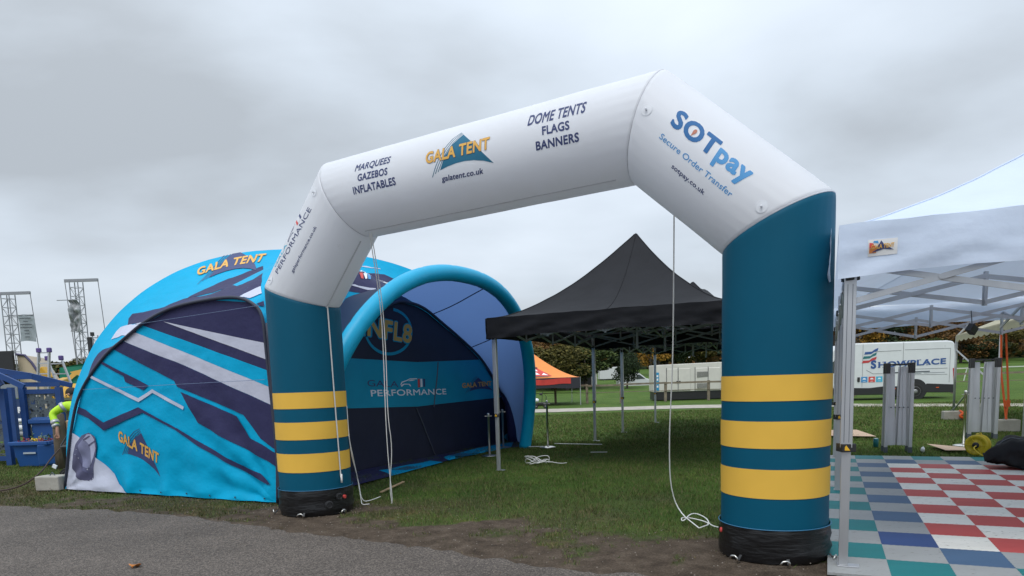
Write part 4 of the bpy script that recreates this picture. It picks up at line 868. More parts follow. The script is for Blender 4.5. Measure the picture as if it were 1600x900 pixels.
# label patch sewn on the white valance
def patch():
    f = lambda a, b, o=0: wf((a+.05)/4.7, 1-b/.36)+V3(-we2[0], -we2[1], 0)*(.004+o)
    x0, x1, z0, z1 = .135, .315, .125, .235
    p = decal('label_patch', [[(x0, z0), (x1, z0), (x1, z1), (x0, z1)]], f, mat('patch_white', (.72, .72, .72), rough=.6), wt, (.05, .05))
    q = [(x0+.02, z0+.045), (x1-.02, z0+.05), (x0+.02, z0+.073)]
    f2 = lambda a, b, o: f(a, b, o)
    decal('printed_flag', [[(x0+.008, z0+.02), (x0+.05, z0+.02), (x0+.055, z0+.05), (x0+.008, z0+.052)]], lambda a, b: f(a, b, .002), mat('print_orange', (.62, .22, .06)), p, (.05, .05))
    decal('printed_flag', [[(x0+.008, z0+.055), (x0+.05, z0+.052), (x0+.03, z0+.085), (x0+.008, z0+.09)]], lambda a, b: f(a, b, .002), M_red_p, p, (.05, .05))
    decal('printed_flag', [[(x0+.03, z0+.09), (x0+.065, z0+.08), (x0+.06, z0+.10), (x0+.035, z0+.10)]], lambda a, b: f(a, b, .002), M_blue2_p, p, (.05, .05))
    decal('logo_triangle', [[(x0+.025, z0+.022), (x0+.07, z0+.08), (x0+.08, z0+.10), (x0+.10, z0+.07), (x1-.02, z0+.03), (x0+.10, z0+.042)]], lambda a, b: f(a, b, .003), M_logonavy, p, (.05, .05))
    decal('logo_lettering', affine(text_polys('GALA TENT', .03), *q), lambda a, b: f(a, b, .005), M_gold, p, (.05, .05))
patch()
# white camera-like lamp hanging from the frame
# ---------------- ropes ----------------
top1 = arch_pt(2, .30, -AR_*1.35, 0.0)
cord('pair of thin white ropes hanging from the arch beam beside the left leg',
     [smoothp([top1, V3(-1.44, 7.9, 2.37), V3(-1.46, 8.0, 1.79), V3(-1.49, 8.08, 1.12), V3(-1.50, 8.15, .57), V3(-1.48, 8.2, .05), V3(-1.51, 8.25, .03)], 2), smoothp([top1+V3(.02, 0, 0), V3(-1.42, 7.9, 2.44), V3(-1.43, 8.0, 1.79), V3(-1.46, 8.05, 1.12), V3(-1.44, 8.15, .73), V3(-1.51, 8.2, .25), V3(-1.50, 8.24, .03)], 2)], .005)
top2 = arch_pt(3, .66, -AR_*1.45, 0.0)
cord('single white rope hanging from the right shoulder of the arch, coiled on the grass below',
     [smoothp([top2, V3(1.50, 6.2, 2.38), V3(1.55, 6.45, 1.65), V3(1.56, 6.6, 1.16), V3(1.57, 6.7, .84), V3(1.60, 6.8, .37), V3(1.70, 6.85, .09), V3(1.77, 6.35, .03)], 2),
      smoothp([V3(1.77, 6.35, .03), V3(1.95, 6.5, .04), V3(1.72, 6.85, .05), V3(1.66, 6.55, .04), V3(1.85, 6.9, .08), V3(1.95, 6.7, .05), V3(1.90, 6.45, .03), V3(2.0, 6.3, .03), V3(2.12, 6.15, .03)], 3)], .006)
cord('short white rope trailing down the right side of the left arch leg onto the grass',
     [smoothp([arch_pt(0, 1.25, -.90, .01), arch_pt(0, .7, -.88, .02), V3(-1.93, 8.40, .3), V3(-1.90, 8.36, .04), V3(-1.8, 8.45, .04), V3(-1.72, 8.65, .05)], 3), smoothp([arch_pt(0, .9, -.87, .015), V3(-1.94, 8.38, .35), V3(-1.90, 8.35, .05), V3(-1.86, 8.2, .03), V3(-1.78, 8.25, .03)], 3)], .005)
cord('tangle of white rope lying on the grass under the nearer black marquee', [smoothp(coil((.42, 11.75), .20, 3, 3, .03, 1.1, .16), 2), smoothp(coil((.52, 11.8), .15, 2, 5, .03, 1.1, .14), 2), smoothp([V3(.3, 11.6, .04), V3(.6, 11.62, .08), V3(.85, 11.6, .03), V3(.95, 11.7, .03)], 2)], .007)
# ---------------- chrome barrier posts ----------------
def barrier_post():
    r = thing('barrier_post', (0, 0, 0), 'x', 'barrier post', 'metal barrier posts standing on the grass')
    MB().lathe((0, 0, .01), [(.17, 0), (.17, .008), (.13, .018), (.03, .028)], 32).build('base', M_chrome, r, smooth=True)
    MB().lathe((0, 0, .03), [(.022, 0), (.022, .78), (.027, .785), (.027, .82), (.015, .83)], 18).build('post', M_chrome, r, smooth=True)
    MB().bar((-.07, 0, .80), (.07, 0, .80), .012).bar((0, -.07, .80), (0, .07, .80), .012).build('hook_ring', M_chrome, r)
    return r
bp = barrier_post()
for i, (x, y, l) in enumerate([(-.44, 13.36, 'metal barrier post just left of the corner leg of the black marquee'), (-.18, 14.92, 'metal barrier post just right of the corner leg of the black marquee'), (.79, 14.6, 'metal barrier post alone on the grass to the right of the dome tent'), (8.37, 12.45, 'metal barrier post between the two folded tent frames')]):
    o = bp if i == 0 else copy_tree(bp); o.location = (x, y, 0); o['label'] = l
    if i >= 2: o.scale = (1, 1, 1.2)
# ---------------- folded pop-up frames ----------------
def folded():
    r = thing('folded_frame', (0, 0, 0), 'x', 'folded tent frame', 'folded pop-up frames stood on the grass')
    H = 1.56; w = .19
    for sx in (-1, 1):
        for sy in (-1, 1):
            lg = MB().bar((sx*w, sy*.12, .08), (sx*w, sy*.12, H), .056).build('leg', M_alu, r, bevel=.005)
            MB().box((sx*w, sy*.12, H-.08), (.068, .068, .18)).build('corner_bracket', M_plastic, lg, bevel=.004)
            MB().box((sx*w, sy*.12, .05), (.062, .062, .10)).build('foot', M_steelb, lg, bevel=.003)
    rnd = random.Random(4)
    for i in range(8):
        x = -w+.05+i*(2*w-.10)/7; t = rnd.uniform(-.045, .045); y = rnd.uniform(-.11, .02)
        MB().bar((x, y, .13), (x+t, y*.6, H-.06), .026, .052).build('scissor_bar', M_alu, r)
    MB().box((0, -.12, H-.02), (2*w, .03, .03)).box((0, .12, H-.02), (2*w, .03, .03)).build('top_rail', M_plastic, r)
    for i in range(5):
        MB().lathe((-w+.06+i*.065, -.15, .80), [(.012, 0), (.012, .02), (.005, .022)], 8, (0, -1, 0)).build('pivot_bolt', M_steelb, r)
    return r
ff = folded()
for i, (x, y, rz, s, l) in enumerate([(6.84, 11.95, -.35, (1, 1, 1), 'folded silver tent frame in front of the white van'), (9.60, 13.75, -.5, (1.16, 1.16, 1.03), 'folded silver tent frame behind the yellow cable reel'), (9.98, 12.75, -.4, (1, 1, 1), 'folded silver tent frame cut off by the right edge of the photo')]):
    o = ff if i == 0 else copy_tree(ff); o.location = (x, y, 0); o.rotation_euler = (0, 0, rz); o.scale = s; o['label'] = l
# ---------------- cable reel, bag, small litter ----------------
def reel():
    r = thing('cable_reel', (7.70, 11.1, 0), 'yellow cable reel standing on the grass at the edge of the tile floor', 'cable reel')
    ax_ = V3(-.78, -.62, 0).normalized(); c = V3(7.70, 11.1, .18); sd_ = V3(ax_.y, -ax_.x, 0)
    yel = mat('reel_yellow', (.62, .46, .02), rough=.4)
    for s in (-1, 1):
        fl = MB().lathe(c+ax_*(.075*s), [(.165, -.008), (.170, 0), (.165, .008), (.12, .010), (.118, .004), (.06, .004), (.058, .012), (.045, .012)] if s > 0 else [(.045, -.012), (.12, -.010), (.165, -.008), (.170, 0), (.165, .008)], 36, ax_).build('flange', yel, r, smooth=True)
        for k in range(6):
            a = k*math.pi/3; d = V3(0, 0, math.sin(a))+sd_*math.cos(a)
            MB().bar(c+ax_*(.088*s)+d*.06, c+ax_*(.088*s)+d*.16, .012).build('spoke', yel, fl)
    MB().lathe(c-ax_*.06, [(.11, 0), (.125, .02), (.118, .04), (.127, .06), (.118, .08), (.125, .10), (.11, .12)], 30, ax_).build('wound_cable', yel, r, smooth=True)
    MB().lathe(c+ax_*.078, [(.05, 0), (.05, .03), (.03, .04)], 20, ax_).build('hub', M_plastic, r, smooth=True)
    MB().tube(smoothp([c+ax_*.10+sd_*-.02, c+ax_*.16+sd_*.02+V3(0, 0, -.04), c+ax_*.2+sd_*-.09+V3(0, 0, -.14), c+ax_*.18+sd_*-.22+V3(0, 0, -.165), c+ax_*.05+sd_*-.30+V3(0, 0, -.16)], 2), .011, 8).build('cable_tail', yel, r, smooth=True)
    MB().tube([c-ax_*.12-sd_*.15+V3(0, 0, -.17), c-ax_*.12+V3(0, 0, .19), c+ax_*.10+V3(0, 0, .19)], .008, 8).build('stand', yel, r)
reel()
def bag():
    r = thing('holdall', (7.85, 9.45, .02), 'long black fabric holdall lying on the chequered floor', 'bag')
    A = V3(6.80, 9.66, .02); ax_ = V3(.93, -.37, 0); pn = V3(.37, .93, 0); L_ = 1.75
    def f(a, b_):
        t = a; th = b_*2*math.pi; e = max(0, 1-abs(2*t-1)**5)**.5; e = min(1, e*(.62+.5*min(t*2.2, 1)))
        yy = .36*math.cos(th)*e; hz = (.30 if math.sin(th) > 0 else .12)
        z = .13+hz*math.sin(th)*e*(.85+.3*math.sin(t*5+.6)) ; z = max(z, .006)
        p = A+ax_*(L_*t)+pn*yy*(1+.12*math.sin(t*9)); n = mnoise.noise(V3(t*6, math.cos(th)*1.6, math.sin(th)*1.6))*.085+abs(mnoise.noise(V3(t*11, math.cos(th)*3, math.sin(th)*3)))*.06+mnoise.noise(V3(t*26, math.cos(th)*6, math.sin(th)*6))*.02
        return V3(p.x+pn.x*n, p.y+pn.y*n, .02+max(z+n*.9*(z > .03), .003))
    MB().grid(f, 90, 48).build('body', mat('bag_black', (.010, .010, .012), rough=.7, bump=.5, bscale=14, bdist=.01, var=.2, spec=.25), r, smooth=True)
    for s, h in ((.30, .18), (.66, .2)):
        c = A+ax_*(L_*s); MB().tube(smoothp([c-pn*.26+V3(0, 0, .2), c-pn*.16+V3(0, 0, .36), c+V3(0, 0, .37)+ax_*.05, c+pn*.18+V3(0, 0, .34)], 2), .016, 6).build('strap', M_plastic, r, smooth=True)
    MB().tube([f(t, .27)+V3(0, 0, .006) for t in np.linspace(.08, .95, 40)], .006, 5).build('zip', M_steelb, r)
    c = A+ax_*1.0+V3(0, 0, .34)-pn*.1; MB().box(c, (.06, .03, .012)).build('buckle', mat('pale_plastic', (.6, .6, .6)), r)
bag()
def sheet(name, label, cat, pts, m, z=.035, th=.006):
    b = MB(); n = len(pts); zs = [z+random.uniform(0, .025) for _ in pts]
    b.add([(x, y, zz+th) for (x, y), zz in zip(pts, zs)]+[(x, y, zz) for (x, y), zz in zip(pts, zs)], [tuple(range(n)), tuple(range(n, 2*n))[::-1]]+[(i, n+i, n+(i+1) % n, (i+1) % n) for i in range(n)])
    return tag(b.build(name, m), label, cat)
M_card = mat('cardboard', (.48, .34, .24), rough=.8, var=.1, vscale=6)
sheet('cardboard_sheet', 'flat tan cardboard sheet on the grass behind the marquee front pole', 'cardboard', [(6.6, 14.9), (7.75, 14.3), (8.2, 16.0), (7.2, 16.4)], M_card)
sheet('cardboard_sheet', 'flat tan cardboard piece on the grass beside the yellow cable reel', 'cardboard', [(7.75, 12.55), (7.98, 12.1), (8.05, 11.35), (7.5, 11.6)], M_card)
c = thing('drink_can', (6.88, 12.7, 0), 'small teal drink can standing on the grass left of the folded frame', 'can')
MB().lathe((6.88, 12.7, .01), [(.040, 0), (.047, .012), (.047, .15), (.038, .165)], 18).build('can_body', mat('can_teal', (.01, .12, .14), rough=.35, metal=.3), c, smooth=True); MB().lathe((6.88, 12.7, .175), [(.038, 0), (.036, .004)], 18).build('lid', M_alu, c)
b = MB(); b.grid(lambda a, r_: V3(7.19+.032*math.cos(a*6.28)*math.sin(r_*3.14), 11.75+.032*math.sin(a*6.28)*math.sin(r_*3.14), .05-.05*math.cos(r_*3.14)+.03*mnoise.noise(V3(a*5, r_*5, 0))), 12, 8); tag(b.build('plastic_cup', M_white_p, smooth=True), 'crumpled white plastic cup at the foot of the folded frame', 'litter')
for i, (p, q, l) in enumerate([((.98, 15.2), (1.95, 14.55), 'long pale plastic strip lying on the grass under the black marquee'), ((.30, 14.72), (.72, 14.5), 'short pale strip on the grass beside the lone barrier post'), ((1.55, 13.2), (1.85, 13.05), 'short white stick alone on the grass beyond the rope tangle'), ((-1.80, 9.1), (-1.62, 9.95), 'thin wooden stick on the grass by the hanging ropes')]):
    m_ = mat('bare_wood', (.36, .25, .14), rough=.8, var=.2, vscale=12) if i == 3 else mat('pale_strip', (.62, .63, .62), rough=.5)
    tag(MB().bar((*p, .035), (*q, .045), .035 if i != 2 else .018, .014).build('strip' if i < 3 else 'stick', m_), l, 'strip' if i < 3 else 'stick')
b = MB(); b.grid(lambda a, r_: V3(-3.25+.085*(a-.5)*math.sin(math.pi*r_)**.6*1.1+.0*r_, 5.65+.10*(r_-.5), .018+.018*abs(a-.5)*2+.012*math.sin(r_*5)), 6, 10)
lf = tag(b.build('fallen_leaf', mat('leaf_orange', (.55, .20, .04), rough=.7, var=.3, vscale=20), smooth=True), 'small orange fallen leaf lying on the asphalt', 'leaf'); 
sm = lf.modifiers.new('s', 'SOLIDIFY'); sm.thickness = .002
# black floodlight hanging inside the white marquee
h = thing('hanging_lamp', (6.09, 9.0, 1.9), 'small black box hanging from the frame inside the white marquee', 'lamp')
R45 = Matrix.Rotation(.55, 3, 'Y') @ Matrix.Rotation(.4, 3, 'Z')
MB().box((6.09, 9, 1.96), (.13, .08, .11), R45).build('housing', M_plastic, h, bevel=.01); MB().tube([(6.09, 9, 2.02), (6.07, 9, 2.20)], .006, 6).build('bracket', M_steelb, h)
# ---------------- concrete blocks ----------------
M_conc = mat('concrete', (.36, .34, .30), rough=.9, var=.15, vscale=5, bump=.6, bscale=25, bdist=.01, dirt=(.16, .14, .11, .6), dscale=5)
for (x, y, rz, d, l) in [(-7.27, 10.62, -.15, (.42, .26, .23), 'pale concrete block on the grass at the corner of the dome tent'), (12.25, 18.75, -.3, (.45, .3, .24), 'concrete block strapped to the far post of the cream tent'), (12.75, 18.7, -.3, (.42, .3, .2), 'concrete block lying right of the one strapped to the far post'), (10.95, 14.95, -.3, (.50, .3, .27), 'grey concrete block under the orange strap behind the folded frame')]:
    o = thing('concrete_block', (x, y, 0), l, 'concrete block', 'concrete ballast blocks')
    MB().box((x, y, d[2]/2), d, Matrix.Rotation(rz, 3, 'Z')).build('block', M_conc, o, bevel=.02)
    MB().tube([V3(x-.04, y, d[2]), V3(x, y, d[2]+.05), V3(x+.04, y, d[2])], .008, 6).build('lifting_loop', M_steelb, o)
# ---------------- cream frame tent on the right ----------------
def frame_tent():
    R = thing('frame_tent', (12.6, 18.0, 0), 'cream scallop-edged frame tent beyond the white marquee', 'tent')
    cream = mat('cream_canvas', (.50, .47, .34), rough=.8, var=.08, trans=(.6, .55, .4), translw=.3)
    gal = mat('galvanised', (.42, .43, .43), rough=.5, metal=.5, var=.15)
    P1, P2, P3 = V3(13.5, 20.6, 0), V3(10.95, 15.2, 0), V3(9.6, 12.3, 0); dr = V3(.905, -.426, 0)
    d = (P2-P1).normalized(); He = 2.35
    posts = [P1, P2, P1+dr*4.2, P2+dr*4.2]
    for p in posts: MB().tube([p, p+V3(0, 0, He)], .035, 10).build('post', gal, R, smooth=True)
    MB().tube([P1+V3(0, 0, He), P2+V3(0, 0, He)+d*3.2], .03, 10).build('eave_bar', gal, R, smooth=True)
    MB().tube([P1+V3(0, 0, He), P1+V3(0, 0, He+.42)+dr*.35+d*.1], .03, 8).build('rafter', gal, R)
    MB().tube([P1+V3(0, 0, 1.95), P2+V3(0, 0, .95)], .022, 8).build('brace', gal, R); MB().tube([P1+V3(0, 0, .15), P1+(P2-P1)*.62+V3(0, 0, 1.15)], .022, 8).build('brace', gal, R)
    MB().tube([P1+dr*4.2+V3(0, 0, He), P2+dr*4.2+V3(0, 0, He)+d*3.2], .03, 10).build('eave_bar', gal, R)
    rd_ = P2+d*3.2
    b = MB(); b.grid(lambda a, r_: P1.lerp(rd_, a)+dr*(2.1*r_)+V3(0, 0, He+.04+.95*r_-.05*math.sin(math.pi*r_)), 24, 8); b.build('roof_cloth', cream, R, smooth=True)
    b = MB(); b.grid(lambda a, r_: P1.lerp(rd_, a)+dr*(4.2-2.1*r_)+V3(0, 0, He+.04+.95*r_-.05*math.sin(math.pi*r_)), 24, 8); b.build('roof_cloth', cream, R, smooth=True)
    for o_, sg in ((V3(0, 0, 0), -1), (dr*4.2, 1)):
        b = MB(); b.grid(lambda a, r_: P1.lerp(rd_, a)+o_+dr*(.03*sg)+V3(0, 0, He+.04-r_*(.16+.05*abs(math.sin(a*26*math.pi/2)))), 156, 2); b.build('scalloped_edge', cream, R, smooth=True)
    return P1, P2
P1, P2 = frame_tent()
M_orange = mat('strap_orange', (.68, .10, .015), rough=.6)
for a, l in ((P1, 'orange ratchet strap tied round the foot of the far cream tent post'), (P2, 'orange ratchet strap running down the cream tent post behind the folded frame')):
    b = MB()
    if a is P1: b.tube(smoothp([V3(12.35, 18.6, .25), V3(12.5, 18.4, .1), V3(12.75, 18.5, .22), V3(12.4, 18.5, .2), V3(12.25, 18.5, .06), V3(12.9, 18.4, .05)], 2), .035, 6); 
    else: b.tube([a+V3(-.05, -.05, 2.3), a+V3(-.02, -.08, 1.3), V3(10.98, 14.95, .25)], .022, 6); b.tube([a+V3(.08, -.03, 2.15), V3(11.0, 14.95, .75), V3(10.95, 14.93, .28)], .02, 6); b.box((10.98, 14.95, .62), (.09, .06, .14))
    tag(b.build('ratchet_strap', M_orange), l, 'strap')
# ---------------- fence ----------------
def fence():
    pts = [(-30, 44.5), (-6, 42.0), (2.7, 40.2), (6.15, 37.6), (8.7, 38.0), (11.0, 37.6), (16, 37.3), (21.5, 36.6), (28.0, 35.6), (36, 34)]
    R = thing('fence', (10, 38, 0), 'weathered wooden post and rail fence crossing the field', 'fence')
    wood = mat('fence_wood', (.20, .165, .12), rough=.9, var=.25, vscale=4, bump=.4)
    P = []
    for a, b_ in zip(pts[:-1], pts[1:]):
        n = max(1, round(math.dist(a, b_)/2.6)); P += [(a[0]+(b_[0]-a[0])*k/n, a[1]+(b_[1]-a[1])*k/n) for k in range(n)]
    for x, y in P: MB().bar((x, y, 0), (x+random.uniform(-.02, .02), y, 1.12+random.uniform(-.04, .03)), .13, .13).build('fence_post', wood, R)
    for a, b_ in zip(P[:-1], P[1:]):
        for z, h_ in ((1.02, .10), (.62, .035)): MB().bar((a[0], a[1]-.08, z+random.uniform(-.02, .02)), (b_[0], b_[1]-.08, z+random.uniform(-.02, .02)), .04, h_).build('rail', wood, R)
fence()
def far_rail():
    R = thing('running_rail', (22, 60, 0), 'white running rail on the grass beyond the wooden fence', 'rail')
    w = mat('rail_white', (.6, .6, .58), rough=.5)
    for i in range(16):
        x = 26+i*3.2; y = 62+.02*x; z = float(hill(np.array([x]), np.array([y]))[0]); MB().bar((x, y, z), (x+.25, y, z+1.15), .06).build('rail_post', w, R)
        MB().bar((x+.25, y, z+1.15), (x+3.45, y+.06, z+1.15), .09).build('rail', w, R)
far_rail()
# ---------------- white van with lettering ----------------
M_vanw = mat('van_white', (.66, .68, .69), rough=.3, coat=.3, var=.03, dirt=(.45, .45, .43, .66), dscale=1.5)
M_glass = mat('dark_glass', (.02, .035, .03), rough=.08, spec=.8); M_tyre = mat('tyre', (.02, .02, .02), rough=.85); M_rim = mat('rim', (.30, .30, .30), rough=.4, metal=.6)
def prism(b, pts, y0, y1, fn):
    n = len(pts); b.add([fn(x, y0, z) for x, z in pts]+[fn(x, y1, z) for x, z in pts], [tuple(range(n)), tuple(range(n, 2*n))[::-1]]+[(i, n+i, n+(i+1) % n, (i+1) % n) for i in range(n)]); return b
def wheel(name, parent, c, nrm, r, w=.24):
    t = MB().lathe(Vector(c)-Vector(nrm)*w*.5, [(r*.62, 0), (r*.92, 0), (r, .03), (r, w-.03), (r*.92, w), (r*.62, w)], 32, nrm).build(name, M_tyre, parent, smooth=False)
    MB().lathe(Vector(c)+Vector(nrm)*(w*.5-.06), [(r*.64, 0), (r*.64, .065), (r*.56, .05), (r*.5, .02), (r*.3, .03), (r*.28, .06), (r*.12, .065)], 28, nrm).build('rim', M_rim, t, smooth=True)
    return t
def big_van():
    P = V3(20.55, 31.35, 0); d = V3(-.988, .155, 0).normalized(); n = V3(-d.y, d.x, 0); n = n if n.y < 0 else -n   # n points at the camera side
    R = thing('panel_van', P+d*3, 'white high-roof panel van with SHOWPLACE lettering parked beyond the path', 'van')
    Fn = lambda x, y, z: P+d*x-n*y+V3(0, 0, z)
    body = [(0.02, .55), (0.0, 1.6), (.07, 2.50), (.16, 2.60), (.4, 2.64), (4.6, 2.66), (5.0, 2.60), (5.3, 2.42), (6.05, 1.52), (6.75, 1.22), (6.95, .95), (6.98, .45), (6.6, .42), (4.9, .42), (2.1, .45), (.1, .45)]
    bd = prism(MB(), body, 0, 1.98, Fn).build('body', M_vanw, R, bevel=.06)
    prism(MB(), [(.0, .25), (-.03, .62), (1.22, .70), (1.3, .28)], -.02, 2.0, Fn).build('rear_bumper', M_plastic, R, bevel=.02)
    prism(MB(), [(2.15, .22), (2.12, .60), (3.1, .62), (3.7, .56), (4.9, .60), (5.2, .25)], -.02, 2.0, Fn).build('side_skirt', M_plastic, R, bevel=.02)
    prism(MB(), [(6.3, .2), (6.4, .62), (7.03, .62), (7.03, .25)], -.02, 2.0, Fn).build('front_bumper', M_plastic, R, bevel=.02)
    for x in (1.68, 5.75):
        b = MB(); b.lathe(Fn(x, .0, .42), [(.50, -.02), (.50, .012), (.44, .012)], 28, n); b.build('wheel_arch', M_plastic, R)
        for y in (.10, 1.88): wheel('wheel', R, Fn(x, y, .345), n if y < 1 else -n, .345)
    prism(MB(), [(4.42, 1.62), (4.46, 1.28), (4.62, 1.18), (5.75, 1.38), (5.15, 2.02), (4.42, 2.02)], -.012, .02, Fn).build('side_window', M_glass, R)
    prism(MB(), [(5.32, 2.36), (6.0, 1.56), (6.02, 1.60), (5.36, 2.40)], .15, 1.83, Fn).build('windscreen', M_glass, R)
    for x, z0 in ((4.46, .86), (4.18, .86)): MB().box(Fn(x, -.015, .97), (.11, .06, .22), Matrix.Rotation(math.atan2(d.y, d.x), 3, 'Z')).build('door_handle', M_plastic, R, bevel=.02)
    prism(MB(), [(-.02, .75), (-.02, 1.38), (.12, 1.36), (.06, .76)], -.02, .25, Fn).build('tail_light', mat('lamp_red', (.45, .02, .02), rough=.25, coat=.5), R, bevel=.01)
    prism(MB(), [(1.1, 1.24), (1.1, 1.28), (3.1, 1.26), (3.1, 1.22)], -.02, 0.01, Fn).build('door_rail', M_steelb, R)
    for p in ([(.35, 1.38), (2.1, 1.38)], [(2.26, 1.3), (2.26, 2.62)], [(4.02, .62), (4.02, 2.6)], [(.25, 2.28), (2.2, 2.28)], [(2.35, 2.26), (3.6, 2.24)], [(.25, .72), (.25, 2.28)], [(2.3, 1.22), (3.55, 1.22), (3.85, 1.4)], [(.35, 1.1), (1.9, 1.12)]):
        MB().tube([Fn(x, -.004, z) for x, z in p], .010, 4).build('panel_gap', mat('panel_gap', (.25, .26, .27), rough=.6), bd)
    f = lambda a, z: Fn(-a, -.012, z)      # a runs to the right in view
    bl = mat('sign_blue', (.03, .09, .28), rough=.5)
    decal('lettering', affine(text_polys('HOWPLACE', .035), (-3.33, 1.50), (-.42, 1.58), (-3.33, 1.75)), f, bl, bd)
    decal('lettering', affine(text_polys('S', .05), (-3.66, 1.48), (-3.42, 1.48), (-3.66, 1.83)), f, bl, bd)
    # serifs
    # serifs under and over the straight capital strokes
    sr = []
    for x, w_ in ((-3.30, .09), (-3.10, .09), (-2.18, .09), (-1.85, .09), (-1.53, .07), (-1.22, .07)):
        for z in (1.50+(x+3.33)*.028, 1.74+(x+3.33)*.028): sr.append([(x-w_*.6, z-.012), (x+w_*.6, z-.012), (x+w_*.6, z+.016), (x-w_*.6, z+.016)])
    tag(decal('serifs', sr, lambda a, z: Fn(-a, -.014, z), bl, bd), kind='stuff')
    for k, (m_, dx, dz) in enumerate(((bl, .10, .40), (mat('sign_teal', (.02, .16, .17)), .04, .20), (mat('sign_red', (.50, .05, .05)), 0, 0))):
        x0, z0 = -4.06+dx, 1.72+dz; w = .62 if k == 2 else .58
        decal('flag_emblem', [[(x0, z0), (x0+.30, z0+.02), (x0+.42, z0+.10), (x0+w, z0+.16), (x0+w+.03, z0+.29), (x0+.46, z0+.23), (x0+.33, z0+.13), (x0+.04, z0+.12)]], f, m_, bd)
    for x, m_ in ((-4.07, M_blue2_p), (-3.74, M_red_p), (-3.41, M_cyan_p)):
        decal('sign_square', [[(x, .83), (x+.28, .83), (x+.28, 1.09), (x, 1.09)]], f, m_, bd)
        decal('sign_icon', [[(x+.06, .96), (x+.22, .96), (x+.18, 1.03), (x+.1, 1.03)], [(x+.08, .87), (x+.20, .87), (x+.20, .885), (x+.08, .885)]], lambda a, z: Fn(-a, -.016, z), M_white_p, bd)
    for x, z, w in ((-1.5, 1.17, .35), (-1.05, 1.18, .9)): decal('small_print', [[(x-.3, z), (x-.3+w, z), (x-.3+w, z+.025), (x-.3, z+.025)]], f, mat('print_grey', (.3, .32, .36)), bd)
    for x in (.75, 2.6): MB().box(Fn(x, -.03, .50), (.12, .02, .04), Matrix.Rotation(math.atan2(d.y, d.x), 3, 'Z')).build('side_marker', M_orange, R)
    mr = Fn(4.95, -.25, 1.35); MB().box(mr, (.10, .22, .42)).build('wing_mirror', M_plastic, R, bevel=.03)
big_van()
def small_vehicle(name, label, P, L_, H_, col_, kind):
    R = thing(name, P, label, kind); Fn = lambda x, y, z: V3(P[0]+x, P[1]+y, P[2]+z); m_ = mat('vehicle_paint_'+name, col_, rough=.35)
    if name == 'small_van':
        prism(MB(), [(0, .3), (0, 1.55*H_), (.15, 1.75*H_), (2.3*L_, 1.78*H_), (3.1*L_, 1.15*H_), (3.85*L_, .95*H_), (4.0*L_, .35), (3.8*L_, .25), (.1, .25)], 0, 1.7, Fn).build('body', m_, R, bevel=.08)
        prism(MB(), [(2.0*L_, 1.6*H_), (2.35*L_, 1.6*H_), (2.95*L_, 1.12*H_), (2.0*L_, 1.08*H_)], -.015, .01, Fn).build('side_window', M_glass, R)
        for x in (.75*L_, 3.2*L_): wheel('wheel', R, Fn(x, .12, .31), V3(0, -1, 0), .31, .2)
    else:
        prism(MB(), [(0, .6), (0, 2.1), (3.2, 2.15), (3.2, .6)], 0, 2.1, Fn).build('box_body', m_, R, bevel=.05)
        prism(MB(), [(0.2, .4), (0.2, .6), (3.0, .6), (3.0, .4)], .1, 2.0, Fn).build('chassis', M_plastic, R)
        for x in (.6, 2.6): wheel('wheel', R, Fn(x, .12, .38), V3(0, -1, 0), .38, .2)
small_vehicle('small_van', 'small white van parked far off behind the round dark tree', (12.0, 75, .02), 1.0, .98, (.6, .61, .62), 'van')
small_vehicle('caravan', 'white caravan far off to the left of the small white van', (11.7, 88, .55), 1, 1, (.62, .62, .62), 'caravan')
def trailer():
    R = thing('trailer', (8.2, 79, .2), 'dark box trailer with open white doors beyond the orange gazebo', 'trailer')
    MB().box((8.7, 80, 1.35), (1.6, 2.6, 1.5)).build('box_body', M_plastic, R, bevel=.04)
    for x in (9.62, 9.98): MB().box((x, 78.8, 1.22), (.28, .1, 1.3)).build('door', mat('door_white', (.6, .6, .58)), R, bevel=.02)
    MB().lathe((8.8, 78.9, .32), [(.3, 0), (.32, .1), (.2, .2)], 18, (0, -1, 0)).build('wheel', M_tyre, R)
trailer()
